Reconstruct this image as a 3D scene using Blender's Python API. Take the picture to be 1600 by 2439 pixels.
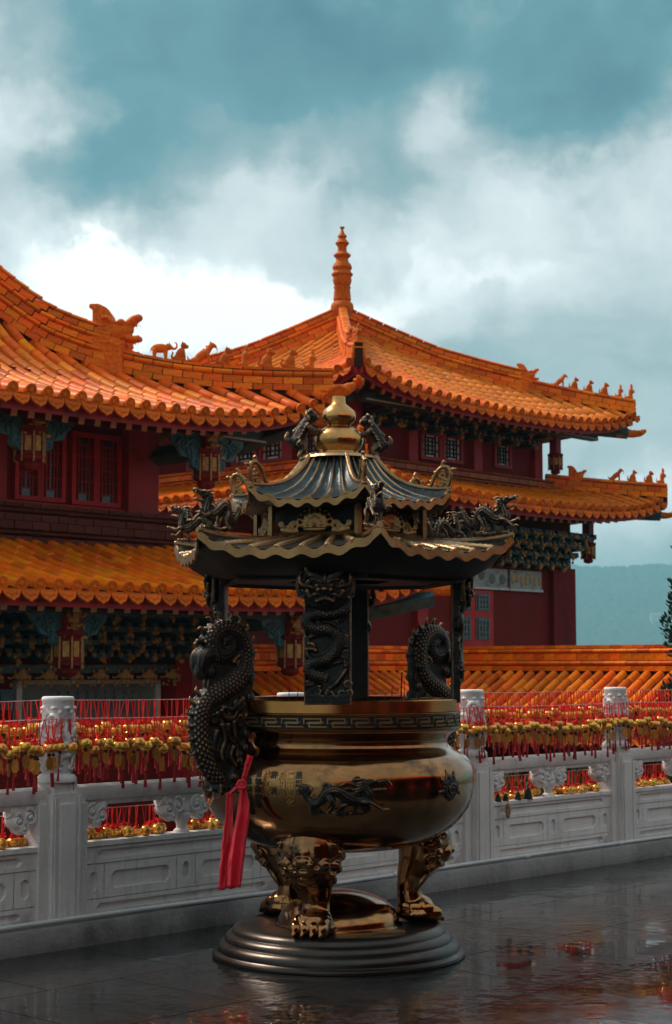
import bpy, math, random
from mathutils import Matrix, Vector, noise as mnoise
random.seed(7)
PI = math.pi
for o in list(bpy.data.objects): bpy.data.objects.remove(o)
SC = bpy.context.scene
COL = SC.collection

# ------------------------------------------------------------------ camera
TILT = math.atan(367 / 4000)
cam_d = bpy.data.cameras.new('camera')
cam_d.sensor_fit = 'VERTICAL'; cam_d.sensor_height = 36; cam_d.sensor_width = 36
cam_d.lens = 4000 / 2439 * 36
cam_d.clip_start = 0.1; cam_d.clip_end = 30000
cam_d.dof.use_dof = True; cam_d.dof.focus_distance = 8.9; cam_d.dof.aperture_fstop = 6.3
cam = bpy.data.objects.new('camera', cam_d); COL.objects.link(cam)
cam.location = (0, 0, 1.6); cam.rotation_euler = (PI / 2 + TILT, 0, 0)
SC.camera = cam

def pix_dir(px, py):
    x = (px - 800) / 4000; y = (1219.5 - py) / 4000
    return Vector((x, math.cos(TILT) - y * math.sin(TILT), math.sin(TILT) + y * math.cos(TILT))).normalized()

# ------------------------------------------------------------------ world: broken rain cloud over a teal sky
SUN_EL, SUN_AZ = math.radians(50), math.radians(-62)      # azimuth from +Y towards +X
world = bpy.data.worlds.new('World'); SC.world = world; world.use_nodes = True
wn = world.node_tree.nodes; wl = world.node_tree.links
bg = wn['Background']; bg.inputs[1].default_value = 1.0
def WN(t, **k):
    n = wn.new(t)
    for a, b in k.items(): setattr(n, a, b)
    return n
def wmath(op, a, b=None, c=None):
    n = WN('ShaderNodeMath', operation=op)
    for i, x in enumerate((a, b, c)):
        if x is None: continue
        if isinstance(x, (int, float)): n.inputs[i].default_value = x
        else: wl.new(x, n.inputs[i])
    return n.outputs[0]
tc = WN('ShaderNodeTexCoord')
warp = WN('ShaderNodeTexNoise'); warp.inputs['Scale'].default_value = 9; warp.inputs['Detail'].default_value = 6
warp.inputs['Roughness'].default_value = 0.6
wl.new(tc.outputs['Generated'], warp.inputs['Vector'])
sub = WN('ShaderNodeVectorMath', operation='SUBTRACT'); wl.new(warp.outputs['Color'], sub.inputs[0]); sub.inputs[1].default_value = (.5, .5, .5)
scl = WN('ShaderNodeVectorMath', operation='SCALE'); wl.new(sub.outputs[0], scl.inputs[0]); scl.inputs['Scale'].default_value = 0.13
addv = WN('ShaderNodeVectorMath', operation='ADD'); wl.new(tc.outputs['Generated'], addv.inputs[0]); wl.new(scl.outputs[0], addv.inputs[1])
D = addv.outputs[0]
mp = WN('ShaderNodeMapping'); mp.inputs['Scale'].default_value = (1, 1, 1.7); wl.new(D, mp.inputs['Vector'])
cn = WN('ShaderNodeTexNoise'); cn.inputs['Scale'].default_value = 8; cn.inputs['Detail'].default_value = 10; cn.inputs['Roughness'].default_value = 0.55
wl.new(mp.outputs[0], cn.inputs['Vector'])
val = wmath('MULTIPLY_ADD', cn.outputs['Fac'], 0.82, 0.185)
CLOUDS = [(400, 720, 360, 150, .42), (640, 770, 320, 110, .30), (300, 660, 190, 70, .2), (560, 400, 260, 130, .22), (1095, 230, 110, 190, .26),
          (40, 220, 150, 210, .2), (1300, 540, 400, 260, .12), (1500, 1250, 350, 120, .25), (500, 520, 600, 120, .06), (640, 720, 620, 190, .18),
          (560, 140, 620, 230, -.42), (230, 390, 230, 140, -.27), (1420, 310, 270, 130, -.32),
          (1560, 60, 320, 220, -.42), (950, 460, 130, 100, -.2), (1450, 830, 330, 110, -.17), (900, 60, 420, 150, -.2)]
for px, py, rx, ry, amp in CLOUDS:
    d0 = pix_dir(px, py)
    s1 = WN('ShaderNodeVectorMath', operation='SUBTRACT'); wl.new(D, s1.inputs[0]); s1.inputs[1].default_value = d0
    s2 = WN('ShaderNodeVectorMath', operation='MULTIPLY'); wl.new(s1.outputs[0], s2.inputs[0])
    s2.inputs[1].default_value = (4000 / rx, 4000 / rx, 4000 / ry)
    s3 = WN('ShaderNodeVectorMath', operation='LENGTH'); wl.new(s2.outputs[0], s3.inputs[0])
    mr = WN('ShaderNodeMapRange', interpolation_type='SMOOTHSTEP'); wl.new(s3.outputs['Value'], mr.inputs['Value'])
    mr.inputs['From Min'].default_value = 0.15; mr.inputs['From Max'].default_value = 1.45
    mr.inputs['To Min'].default_value = amp; mr.inputs['To Max'].default_value = 0
    val = wmath('ADD', val, mr.outputs[0])
ramp = WN('ShaderNodeValToRGB'); wl.new(val, ramp.inputs[0])
cr = ramp.color_ramp
while len(cr.elements) < 6: cr.elements.new(0.5)
for e, (p, c) in zip(cr.elements, [(0.0, (.016, .062, .075)), (0.25, (.050, .122, .136)), (0.45, (.148, .192, .197)),
                                   (0.62, (.295, .322, .32)), (0.80, (.425, .44, .435)), (0.96, (.68, .68, .67))]):
    e.position = p; e.color = (*c, 1)
sky = WN('ShaderNodeTexSky', sky_type='NISHITA'); sky.sun_disc = False
sky.sun_elevation = SUN_EL; sky.sun_rotation = SUN_AZ
skys = WN('ShaderNodeVectorMath', operation='SCALE'); wl.new(sky.outputs[0], skys.inputs[0]); skys.inputs['Scale'].default_value = 0.07
mix = WN('ShaderNodeMix', data_type='RGBA'); mix.inputs['Factor'].default_value = 0.9
wl.new(skys.outputs[0], mix.inputs['A']); wl.new(ramp.outputs[0], mix.inputs['B'])
wl.new(mix.outputs['Result'], bg.inputs[0])

# ------------------------------------------------------------------ sun behind thin cloud
sl = bpy.data.lights.new('sun', 'SUN'); sl.energy = 1.5; sl.angle = math.radians(12); sl.color = (1, .85, .70)
sun = bpy.data.objects.new('sun', sl); COL.objects.link(sun)
sdir = Vector((math.sin(SUN_AZ) * math.cos(SUN_EL), math.cos(SUN_AZ) * math.cos(SUN_EL), math.sin(SUN_EL)))
sun.rotation_euler = sdir.to_track_quat('Z', 'Y').to_euler(); sun.location = (0, 0, 30)
vs = SC.view_settings
vs.view_transform = 'Standard'; vs.look = 'None'; vs.exposure = 1.3; vs.gamma = 1.0; vs.use_curve_mapping = False
SC.cycles.max_bounces = 6; SC.cycles.volume_bounces = 0; SC.cycles.use_denoising = True
SC.cycles.caustics_reflective = False; SC.cycles.caustics_refractive = False

# ------------------------------------------------------------------ the courtyard's own axes: u along the balustrade, v away from it
ANG = math.radians(47.428)
CU, SU = math.cos(ANG), math.sin(ANG)
def W(u, v, z=0): return Vector((CU * u - SU * v, SU * u + CU * v, z))
def proj(X, Y, Z):
    z = Z - 1.6; fw = Y * math.cos(TILT) + z * math.sin(TILT); up = -Y * math.sin(TILT) + z * math.cos(TILT)
    return (800 + 4000 * X / fw, 1219.5 - 4000 * up / fw, fw)

# ------------------------------------------------------------------ mesh helpers
class MB:
    def __init__(self): self.v = []; self.f = []; self.m = []; self.M = None
    def add(self, vs_, fs, mi=0):
        b = len(self.v)
        if self.M is not None: vs_ = [self.M @ Vector(p) for p in vs_]
        self.v.extend([tuple(p) for p in vs_])
        self.f.extend([tuple(i + b for i in f) for f in fs]); self.m.extend([mi] * len(fs))
        return self
    def box(self, x0, x1, y0, y1, z0, z1, mi=0):
        return self.add([(x0, y0, z0), (x1, y0, z0), (x1, y1, z0), (x0, y1, z0), (x0, y0, z1), (x1, y0, z1), (x1, y1, z1), (x0, y1, z1)],
                        [(3, 2, 1, 0), (4, 5, 6, 7), (0, 1, 5, 4), (1, 2, 6, 5), (2, 3, 7, 6), (3, 0, 4, 7)], mi)
    def obox(self, M, sx, sy, sz, mi=0):
        old = self.M; self.M = M if old is None else old @ M
        self.box(-sx / 2, sx / 2, -sy / 2, sy / 2, -sz / 2, sz / 2, mi); self.M = old
        return self
    def loft(self, rings, closed=True, cap=True, mi=0):
        n = len(rings[0]); vs_ = [p for r in rings for p in r]; fs = []
        for i in range(len(rings) - 1):
            for j in range(n if closed else n - 1):
                k = (j + 1) % n
                fs.append((i * n + j, i * n + k, (i + 1) * n + k, (i + 1) * n + j))
        if cap:
            fs.append(tuple(range(n - 1, -1, -1))); fs.append(tuple((len(rings) - 1) * n + j for j in range(n)))
        return self.add(vs_, fs, mi)
    def tube(self, pts, r, n=8, cap=True, mi=0, flat=1.0, ref=None):
        pts = [Vector(p) for p in pts]; m = len(pts)
        if not isinstance(r, (list, tuple)): r = [r] * m
        elif len(r) != m:
            r = [r[min(int(i / (m - 1) * (len(r) - 1)), len(r) - 2)] * (1 - (i / (m - 1) * (len(r) - 1)) + min(int(i / (m - 1) * (len(r) - 1)), len(r) - 2))
                 + r[min(int(i / (m - 1) * (len(r) - 1)), len(r) - 2) + 1] * ((i / (m - 1) * (len(r) - 1)) - min(int(i / (m - 1) * (len(r) - 1)), len(r) - 2)) for i in range(m)]
        rings = []; nrm = None
        for i in range(m):
            t = (pts[min(i + 1, m - 1)] - pts[max(i - 1, 0)])
            t = t.normalized() if t.length > 1e-9 else Vector((0, 0, 1))
            if ref is not None: nrm = Vector(ref)
            elif nrm is None: nrm = Vector((0, 0, 1)) if abs(t.z) < .9 else Vector((1, 0, 0))
            a = (nrm - t * nrm.dot(t))
            a = a.normalized() if a.length > 1e-6 else t.orthogonal().normalized()
            nrm = a; b = t.cross(a)
            rings.append([pts[i] + (a * math.cos(2 * PI * k / n) * flat + b * math.sin(2 * PI * k / n)) * r[i] for k in range(n)])
        return self.loft(rings, True, cap, mi)
    def ell(self, c, r, rot=None, nu=12, nv=8, mi=0):
        c = Vector(c); r = (r, r, r) if isinstance(r, (int, float)) else r
        R = rot or Matrix.Identity(3)
        vs_ = []; fs = []
        for i in range(1, nv):
            th = PI * i / nv
            for j in range(nu):
                ph = 2 * PI * j / nu
                vs_.append(c + R @ Vector((r[0] * math.sin(th) * math.cos(ph), r[1] * math.sin(th) * math.sin(ph), r[2] * math.cos(th))))
        top = len(vs_); vs_.append(c + R @ Vector((0, 0, r[2]))); vs_.append(c - R @ Vector((0, 0, r[2])))
        for i in range(nv - 2):
            for j in range(nu):
                k = (j + 1) % nu
                fs.append((i * nu + j, (i + 1) * nu + j, (i + 1) * nu + k, i * nu + k))
        for j in range(nu):
            k = (j + 1) % nu
            fs.append((top, j, k)); fs.append((top + 1, (nv - 2) * nu + k, (nv - 2) * nu + j))
        return self.add(vs_, fs, mi)
    def lathe(self, prof, n=48, cap=True, mi=0, a0=0.0, a1=2 * PI, fn=None):
        full = abs(a1 - a0 - 2 * PI) < 1e-6; k = n if full else n + 1
        rings = []
        for i, (r, z) in enumerate(prof):
            ring = []
            for j in range(k):
                a = a0 + (a1 - a0) * j / n; rr = r if fn is None else fn(r, z, a)
                ring.append((rr * math.cos(a), rr * math.sin(a), z))
            rings.append(ring)
        return self.loft(rings, full, cap and full, mi)
    def prism(self, poly, h0, h1, fn, mi=0):
        n = len(poly)
        return self.add([fn(x, y, h0) for x, y in poly] + [fn(x, y, h1) for x, y in poly],
                        [tuple(range(n - 1, -1, -1)), tuple(range(n, 2 * n))] + [(i, (i + 1) % n, n + (i + 1) % n, n + i) for i in range(n)], mi)
    def grid(self, fn, nu, nv, mi=0, flip=False):
        vs_ = [fn(i / nu, j / nv) for j in range(nv + 1) for i in range(nu + 1)]
        q = [(j * (nu + 1) + i, j * (nu + 1) + i + 1, (j + 1) * (nu + 1) + i + 1, (j + 1) * (nu + 1) + i) for j in range(nv) for i in range(nu)]
        if flip: q = [f[::-1] for f in q]
        return self.add(vs_, q, mi)
    def addmesh(self, me, M, mi=0):
        return self.add([M @ v.co for v in me.vertices], [tuple(p.vertices) for p in me.polygons], mi)
    def mesh(self, name, mats, smooth=None):
        me = bpy.data.meshes.new(name); me.from_pydata(self.v, [], self.f)
        mats = mats if isinstance(mats, (list, tuple)) else [mats]
        for m in mats: me.materials.append(m)
        if len(mats) > 1: me.polygons.foreach_set('material_index', self.m)
        if smooth is not None:
            me.polygons.foreach_set('use_smooth', [True] * len(me.polygons))
            if smooth < 179: me.set_sharp_from_angle(angle=math.radians(smooth))
        me.update(); return me

def fused(mb, mats, voxel, it=3, name='cast'):
    """one continuous cast surface out of overlapping lumps"""
    me = mb.mesh(name, mats); o = bpy.data.objects.new('tmp', me); COL.objects.link(o)
    r = o.modifiers.new('r', 'REMESH'); r.mode = 'VOXEL'; r.voxel_size = voxel; r.use_smooth_shade = True
    if it:
        s = o.modifiers.new('s', 'SMOOTH'); s.iterations = it; s.factor = 0.5
    dg = bpy.context.evaluated_depsgraph_get(); dg.update()
    out = bpy.data.meshes.new_from_object(o.evaluated_get(dg)); out.name = name
    bpy.data.objects.remove(o); bpy.data.meshes.remove(me)
    if not out.materials:
        for m in (mats if isinstance(mats, (list, tuple)) else [mats]): out.materials.append(m)
    return out

ORI = {}
def tag(o, label=None, cat=None, group=None, kind=None):
    if label: o['label'] = label
    if cat: o['category'] = cat
    if group: o['group'] = group
    if kind: o['kind'] = kind
    return o
def thing(name, label, cat, uvz=None, xyz=None, group=None, rot=None):
    """an Empty at the thing's base; uvz roots carry the courtyard axes"""
    o = bpy.data.objects.new(name, None); o.empty_display_size = .2; COL.objects.link(o)
    if uvz is not None:
        o.location = W(*uvz); o.rotation_euler = (0, 0, ANG if rot is None else rot); ORI[o.name] = Vector(uvz)
    else:
        o.location = xyz; o.rotation_euler = (0, 0, rot or 0); ORI[o.name] = Vector(xyz)
    return tag(o, label, cat, group)
def put(name, me, parent=None, M=None, local=False):
    """link one mesh object; M and vertices are in courtyard (or world) coordinates unless local"""
    o = bpy.data.objects.new(name, me); COL.objects.link(o)
    if parent is not None:
        o.parent = parent
        ori = ORI.get(parent.name, Vector((0, 0, 0))) if not local else Vector((0, 0, 0))
        ORI[o.name] = ori if (M is None and not local) else Vector((0, 0, 0))
        T = Matrix.Translation(-ori)
        o.matrix_basis = T if M is None else T @ M
        if M is None and not local:
            # keep parts at their parent's origin: move the offset into the mesh
            if ori.length > 0 and me.users == 1:
                me.transform(T); o.matrix_basis = Matrix.Identity(4)
    elif M is not None: o.matrix_basis = M
    return o
def build(name, mb, mats, parent=None, smooth=None, M=None, local=False):
    return put(name, mb.mesh(name, mats, smooth), parent, M, local)
def basis(T, L, N, loc):
    return Matrix(((T[0], L[0], N[0], loc[0]), (T[1], L[1], N[1], loc[1]), (T[2], L[2], N[2], loc[2]), (0, 0, 0, 1)))
def spiral(c, r0, r1, turns, a0=0.0, n=20):
    return [(c[0] + (r0 + (r1 - r0) * i / n) * math.cos(a0 + turns * 2 * PI * i / n),
             c[1] + (r0 + (r1 - r0) * i / n) * math.sin(a0 + turns * 2 * PI * i / n)) for i in range(n + 1)]
def curve(pts, n=6):
    """Catmull-Rom through the points"""
    P = [Vector(p) for p in pts]; out = []
    for i in range(len(P) - 1):
        a, b, c, d = P[max(i - 1, 0)], P[i], P[i + 1], P[min(i + 2, len(P) - 1)]
        for k in range(n):
            t = k / n
            out.append(.5 * ((2 * b) + (c - a) * t + (2 * a - 5 * b + 4 * c - d) * t * t + (3 * b - a - 3 * c + d) * t ** 3))
    out.append(P[-1]); return out
def rotm(ax, deg): return Matrix.Rotation(math.radians(deg), 3, ax)

# ------------------------------------------------------------------ materials
def mk(name, col, rough=.5, metal=0., var=.2, scale=5., bump=0., bscale=30., col2=None, c2fac=.5, c2scale=None, rnd=0., spec=.5,
       rvar=0., streak=None, edge=None, edge_rng=(.51, .56), coat=0., hue=0.):
    m = bpy.data.materials.new(name); m.use_nodes = True
    nt = m.node_tree; N = nt.nodes; L = nt.links; b = N['Principled BSDF']
    b.inputs['Roughness'].default_value = rough; b.inputs['Metallic'].default_value = metal
    b.inputs['Specular IOR Level'].default_value = spec
    if coat: b.inputs['Coat Weight'].default_value = coat; b.inputs['Coat Roughness'].default_value = .12
    t = N.new('ShaderNodeTexCoord')
    def noise_(s, det=5, r=.6):
        n = N.new('ShaderNodeTexNoise'); n.inputs['Scale'].default_value = s; n.inputs['Detail'].default_value = det
        n.inputs['Roughness'].default_value = r; L.new(t.outputs['Object'], n.inputs['Vector']); return n
    def mixc(fac, a, bb, blend='MIX'):
        x = N.new('ShaderNodeMix'); x.data_type = 'RGBA'; x.blend_type = blend
        for k, val_ in (('Factor', fac), ('A', a), ('B', bb)):
            s = [i for i in x.inputs if i.name == k and (i.type == ('VALUE' if k == 'Factor' else 'RGBA'))][0]
            if isinstance(val_, (int, float)): s.default_value = val_
            elif isinstance(val_, tuple): s.default_value = (*val_, 1)
            else: L.new(val_, s)
        return [i for i in x.outputs if i.type == 'RGBA'][0]
    def rng(x, a, bb, c=0., d=1.):
        r_ = N.new('ShaderNodeMapRange'); L.new(x, r_.inputs['Value'])
        for k, y in (('From Min', a), ('From Max', bb), ('To Min', c), ('To Max', d)): r_.inputs[k].default_value = y
        return r_.outputs[0]
    n1 = noise_(scale)
    c = mixc(rng(n1.outputs['Fac'], .3, .7), tuple(x * (1 - var) for x in col), tuple(min(1, x * (1 + var)) for x in col))
    if col2:
        n2 = noise_(c2scale or scale * .6, 8, .65)
        c = mixc(rng(n2.outputs['Fac'], c2fac, c2fac + .16), c, tuple(col2))
    if streak:
        mp_ = N.new('ShaderNodeMapping'); mp_.inputs['Scale'].default_value = (9, 9, .9); L.new(t.outputs['Object'], mp_.inputs['Vector'])
        n4 = N.new('ShaderNodeTexNoise'); n4.inputs['Scale'].default_value = 1.6; n4.inputs['Detail'].default_value = 7; n4.inputs['Roughness'].default_value = .7
        L.new(mp_.outputs[0], n4.inputs['Vector'])
        c = mixc(rng(n4.outputs['Fac'], .53, .80, 0, .7), c, tuple(streak))
    if rnd:
        oi = N.new('ShaderNodeObjectInfo')
        h = N.new('ShaderNodeHueSaturation'); L.new(c, h.inputs['Color'])
        L.new(rng(oi.outputs['Random'], 0, 1, 1 - rnd, 1 + rnd), h.inputs['Value'])
        if hue:
            mm = N.new('ShaderNodeMath'); mm.operation = 'FRACT'; m2 = N.new('ShaderNodeMath'); m2.operation = 'MULTIPLY'; m2.inputs[1].default_value = 7.31
            L.new(oi.outputs['Random'], m2.inputs[0]); L.new(m2.outputs[0], mm.inputs[0])
            L.new(rng(mm.outputs[0], 0, 1, .5 - hue, .5 + hue), h.inputs['Hue'])
        c = h.outputs['Color']
    if edge:
        g = N.new('ShaderNodeNewGeometry')
        wear = noise_(scale * 2, 3)
        ad = N.new('ShaderNodeMath'); ad.operation = 'MULTIPLY_ADD'; L.new(wear.outputs['Fac'], ad.inputs[0]); ad.inputs[1].default_value = .06
        L.new(g.outputs['Pointiness'], ad.inputs[2])
        c = mixc(rng(ad.outputs[0], edge_rng[0] + .03, edge_rng[1] + .03), c, tuple(edge))
    L.new(c, b.inputs['Base Color'])
    if rvar:
        n3 = noise_(scale * 1.7, 6)
        L.new(rng(n3.outputs['Fac'], .3, .7, max(.02, rough - rvar), rough + rvar), b.inputs['Roughness'])
    if bump:
        nb = noise_(bscale, 6); bp = N.new('ShaderNodeBump'); bp.inputs['Strength'].default_value = bump; bp.inputs['Distance'].default_value = .02
        L.new(nb.outputs['Fac'], bp.inputs['Height']); L.new(bp.outputs[0], b.inputs['Normal'])
    return m
M = {}
M['tile'] = mk('glazed_orange_tile', (.82, .165, .004), .42, 0, .22, 3, .12, 25, (.34, .05, .008), .56, 1.5, rnd=.28, rvar=.12, hue=.010, spec=.14)
M['tile_dark'] = mk('shaded_weathered_tile', (.30, .062, .012), .5, 0, .25, 3, .2, 25, (.10, .026, .012), .52, 1.8, spec=.25, rnd=.2, rvar=.12, hue=.008)  # weathered tile, colour lowered for ridge bands in the upper eave's shadow
M['tile_end'] = mk('moulded_orange_tile_end', (.72, .14, .005), .55, 0, .3, 30, .6, 60, (.24, .042, .010), .55, 24, rnd=.22, spec=.15)
M['tile_brown'] = mk('shaded_brown_ridge_tile', (.115, .022, .010), .6, 0, .3, 3, .2, 25, (.05, .014, .009), .5, 1.6, spec=.2, rnd=.2)  # brown band tile, its colour darkened further for the upper eave's shadow
M['joint'] = mk('shade_dark_mortar', (.040, .014, .009), .85, 0, .3, 8, spec=.15)  # dark joints, colour deepened to carry the shade between tile rows
M['mortar'] = mk('grey_mortar', (.17, .13, .115), .85, 0, .3, 14, .3, 60)
M['red'] = mk('oxblood_lacquer', (.32, .014, .015), .5, 0, .25, 2, .05, 30, (.06, .006, .007), .58, 1.2, spec=.25)
M['maroon'] = mk('maroon_plaster', (.165, .013, .012), .75, 0, .15, 1.2, .15, 50, (.05, .007, .007), .58, .8, spec=.15)
M['redbright'] = mk('red_paint', (.46, .014, .016), .5, 0, .25, 3, spec=.25)
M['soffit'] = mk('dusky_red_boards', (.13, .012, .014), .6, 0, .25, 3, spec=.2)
M['rafter_end'] = mk('painted_rafter_end', (.62, .33, .20), .6, 0, .3, 22, col2=(.35, .07, .04), c2fac=.52, c2scale=26)
M['teal'] = mk('teal_painted_wood', (.020, .060, .070), .55, 0, .4, 6, col2=(.008, .014, .018), c2fac=.55)
M['tealmid'] = mk('teal_carving', (.034, .125, .15), .5, 0, .5, 8, col2=(.10, .08, .06), c2fac=.62, c2scale=16)
M['gold'] = mk('gilded_carving', (.42, .21, .05), .45, .3, .4, 18, .4, 60, (.05, .02, .01), .56, 14)
M['whiteline'] = mk('cream_painted_line', (.5, .47, .43), .6, 0, .2, 10)
M['mural'] = mk('faded_mural', (.13, .135, .13), .7, 0, .3, 3, col2=(.04, .045, .045), c2fac=.55, c2scale=4)
M['frieze'] = mk('painted_frieze', (.30, .31, .30), .7, 0, .3, 4, col2=(.10, .11, .12), c2fac=.52, c2scale=7)
M['pane'] = mk('window_glass', (.045, .05, .055), .12, 0, .15, 2, spec=.6)
M['palepane'] = mk('sky_pale_window_glass', (.62, .67, .69), .18, 0, .1, 2, rnd=.1)  # pale base colour stands in for bright sky reflected in the panes
M['dark'] = mk('dark_recess', (.012, .009, .009), .8, 0, .2, 3)
M['stone'] = mk('white_carved_stone', (.74, .685, .665), .72, 0, .10, 3, .3, 60, (.40, .35, .33), .56, 2.2, rnd=.05, streak=(.27, .235, .22))
M['stonehead'] = mk('white_carved_marble', (.80, .78, .77), .7, 0, .10, 6, .3, 60, (.36, .34, .34), .57, 5, streak=(.42, .40, .39))
M['kerb'] = mk('stained_kerb_stone', (.23, .205, .20), .7, 0, .25, 2, .45, 40, (.10, .085, .085), .50, 1.4, streak=(.11, .095, .09))
M['plaster'] = mk('terrace_render', (.25, .23, .22), .8, 0, .2, 2)
M['pipe'] = mk('white_pipe', (.55, .54, .54), .4, 0, .15, 4)
M['bronze'] = mk('polished_bronze', (.345, .150, .046), .14, 1., .55, 2.2, .045, 9, (.024, .017, .013), .53, 4.5, rvar=.07, coat=.5, streak=(.09, .045, .02))
M['rim'] = mk('bright_bronze_rim', (.62, .27, .085), .22, 1., .25, 4, .03, 14, (.2, .08, .03), .60, 5, rvar=.06)  # brighter and more orange than the bowl's bronze
M['brass'] = mk('bright_brass', (.52, .27, .095), .27, 1., .25, 6, .1, 25, (.12, .075, .045), .58, 7, rvar=.1, streak=(.22, .12, .05))
M['brassdull'] = mk('worn_brass', (.30, .16, .065), .38, .9, .25, 8, .15, 30, (.10, .075, .06), .58, 9, rvar=.1)
M['patina'] = mk('black_patina_bronze', (.020, .019, .019), .40, .75, .3, 9, .35, 55, edge=(.42, .22, .095), edge_rng=(.517, .57), rvar=.08)
M['patina2'] = mk('black_bronze_dragon', (.03, .026, .024), .36, .85, .3, 12, .5, 90, edge=(.46, .28, .14), edge_rng=(.512, .56))
M['roofmetal'] = mk('weathered_bronze_roof', (.045, .06, .066), .30, .85, .4, 10, .3, 35, (.012, .016, .018), .55, 14, edge=(.5, .31, .16), edge_rng=(.512, .54))
M['blackmetal'] = mk('near_black_metal', (.012, .012, .012), .55, .5, .3, 6, .2, 30)  # near-black for roof undersides, band ground, drum filler and small bells
M['basemetal'] = mk('dull_brown_bronze', (.062, .050, .044), .34, .9, .2, 3, .05, 14, (.05, .054, .052), .56, 5, rvar=.08)
M['ash'] = mk('incense_ash', (.22, .21, .2), .95, 0, .2, 20, .4, 50)
M['incense'] = mk('incense_stick', (.035, .02, .018), .9, 0, .3, 10)
M['cloth'] = mk('red_satin_ribbon', (.74, .022, .040), .55, 0, .15, 6, .1, 90, rnd=.05)
M['cord'] = mk('red_cord', (.92, .024, .012), .7, 0, .2, 40, rnd=.2)
M['tassel'] = mk('dark_red_tassel', (.45, .010, .014), .75, 0, .25, 60, .6, 200, rnd=.2)
M['bellgold'] = mk('gold_plated_bell', (1.0, .46, .085), .26, .65, .15, 20, rnd=.18, hue=.015, rvar=.06)
M['plaque'] = mk('gold_foil_plaque', (.52, .21, .03), .45, .5, .2, 60, .3, 160, (.28, .13, .03), .58, 120, rnd=.4)
M['bead'] = mk('brown_bead', (.04, .015, .012), .25, 0, .2, 20)
M['wire'] = mk('steel_wire', (.45, .45, .45), .4, .6, .1, 9)
M['ground'] = mk('courtyard_ground', (.06, .07, .05), .9, 0, .3, .2)
M['forest'] = mk('forest_canopy', (.035, .065, .03), .9, 0, .4, .06, .6, .3)
M['leaf'] = mk('cypress_foliage', (.018, .040, .020), .7, 0, .4, 3, rnd=.2)
M['leaf2'] = mk('shrub_foliage', (.04, .085, .03), .6, 0, .4, 3)
M['bark'] = mk('bark', (.06, .045, .035), .9, 0, .3, 8, .5, 30)
M['housewall'] = mk('pale_house_wall', (.6, .6, .58), .8, 0, .1, .3)
M['houseroof'] = mk('grey_house_roof', (.25, .25, .26), .7, 0, .1, .3)

# wet dark paving: puddled film on honed stone
wm = bpy.data.materials.new('wet_paving'); wm.use_nodes = True
nt = wm.node_tree; N_ = nt.nodes; L_ = nt.links; pb = N_['Principled BSDF']
tco = N_.new('ShaderNodeTexCoord'); geo = N_.new('ShaderNodeNewGeometry'); oi = N_.new('ShaderNodeObjectInfo')
def nz(s, det=6, r=.6, vec=None):
    n = N_.new('ShaderNodeTexNoise'); n.inputs['Scale'].default_value = s; n.inputs['Detail'].default_value = det; n.inputs['Roughness'].default_value = r
    L_.new(vec or geo.outputs['Position'], n.inputs['Vector']); return n
def mr_(x, a, b, c, d):
    r_ = N_.new('ShaderNodeMapRange'); L_.new(x, r_.inputs['Value'])
    for k, y in (('From Min', a), ('From Max', b), ('To Min', c), ('To Max', d)): r_.inputs[k].default_value = y
    return r_.outputs[0]
na = nz(1.1, 7); nb_ = nz(14, 5); ncc = nz(2.3, 8, .7)
cmix = N_.new('ShaderNodeMix'); cmix.data_type = 'RGBA'
L_.new(mr_(ncc.outputs['Fac'], .35, .7, 0, 1), cmix.inputs['Factor'])
cmix.inputs['A'].default_value = (.008, .0074, .0076, 1); cmix.inputs['B'].default_value = (.022, .019, .019, 1)
hs = N_.new('ShaderNodeHueSaturation'); L_.new(cmix.outputs['Result'], hs.inputs['Color']); L_.new(mr_(oi.outputs['Random'], 0, 1, .7, 1.3), hs.inputs['Value'])
L_.new(hs.outputs[0], pb.inputs['Base Color'])
ma = N_.new('ShaderNodeMath'); ma.operation = 'MULTIPLY_ADD'; L_.new(nb_.outputs['Fac'], ma.inputs[0]); ma.inputs[1].default_value = .25; L_.new(na.outputs['Fac'], ma.inputs[2])
L_.new(mr_(ma.outputs[0], .62, .85, .035, .40), pb.inputs['Roughness'])
nb2 = nz(9, 1.5, .5); nb3 = nz(60, 2, .5)
mb_ = N_.new('ShaderNodeMath'); mb_.operation = 'MULTIPLY_ADD'; L_.new(nb3.outputs['Fac'], mb_.inputs[0]); mb_.inputs[1].default_value = .07; L_.new(nb2.outputs['Fac'], mb_.inputs[2])
bp = N_.new('ShaderNodeBump'); L_.new(mr_(nz(.8, 4).outputs['Fac'], .42, .60, .08, .75), bp.inputs['Strength']); bp.inputs['Distance'].default_value = .008
L_.new(mb_.outputs[0], bp.inputs['Height']); L_.new(bp.outputs[0], pb.inputs['Normal'])
pb.inputs['Specular IOR Level'].default_value = .62
M['paving'] = wm
# ================================================================== THE SETTING
# ground far below the terrace, out to the horizon
g = MB(); g.box(-9000, 9000, -2000, 8200, -3.3, -3.0)
tag(build('ground', g, M['ground']), kind='structure')
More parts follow.
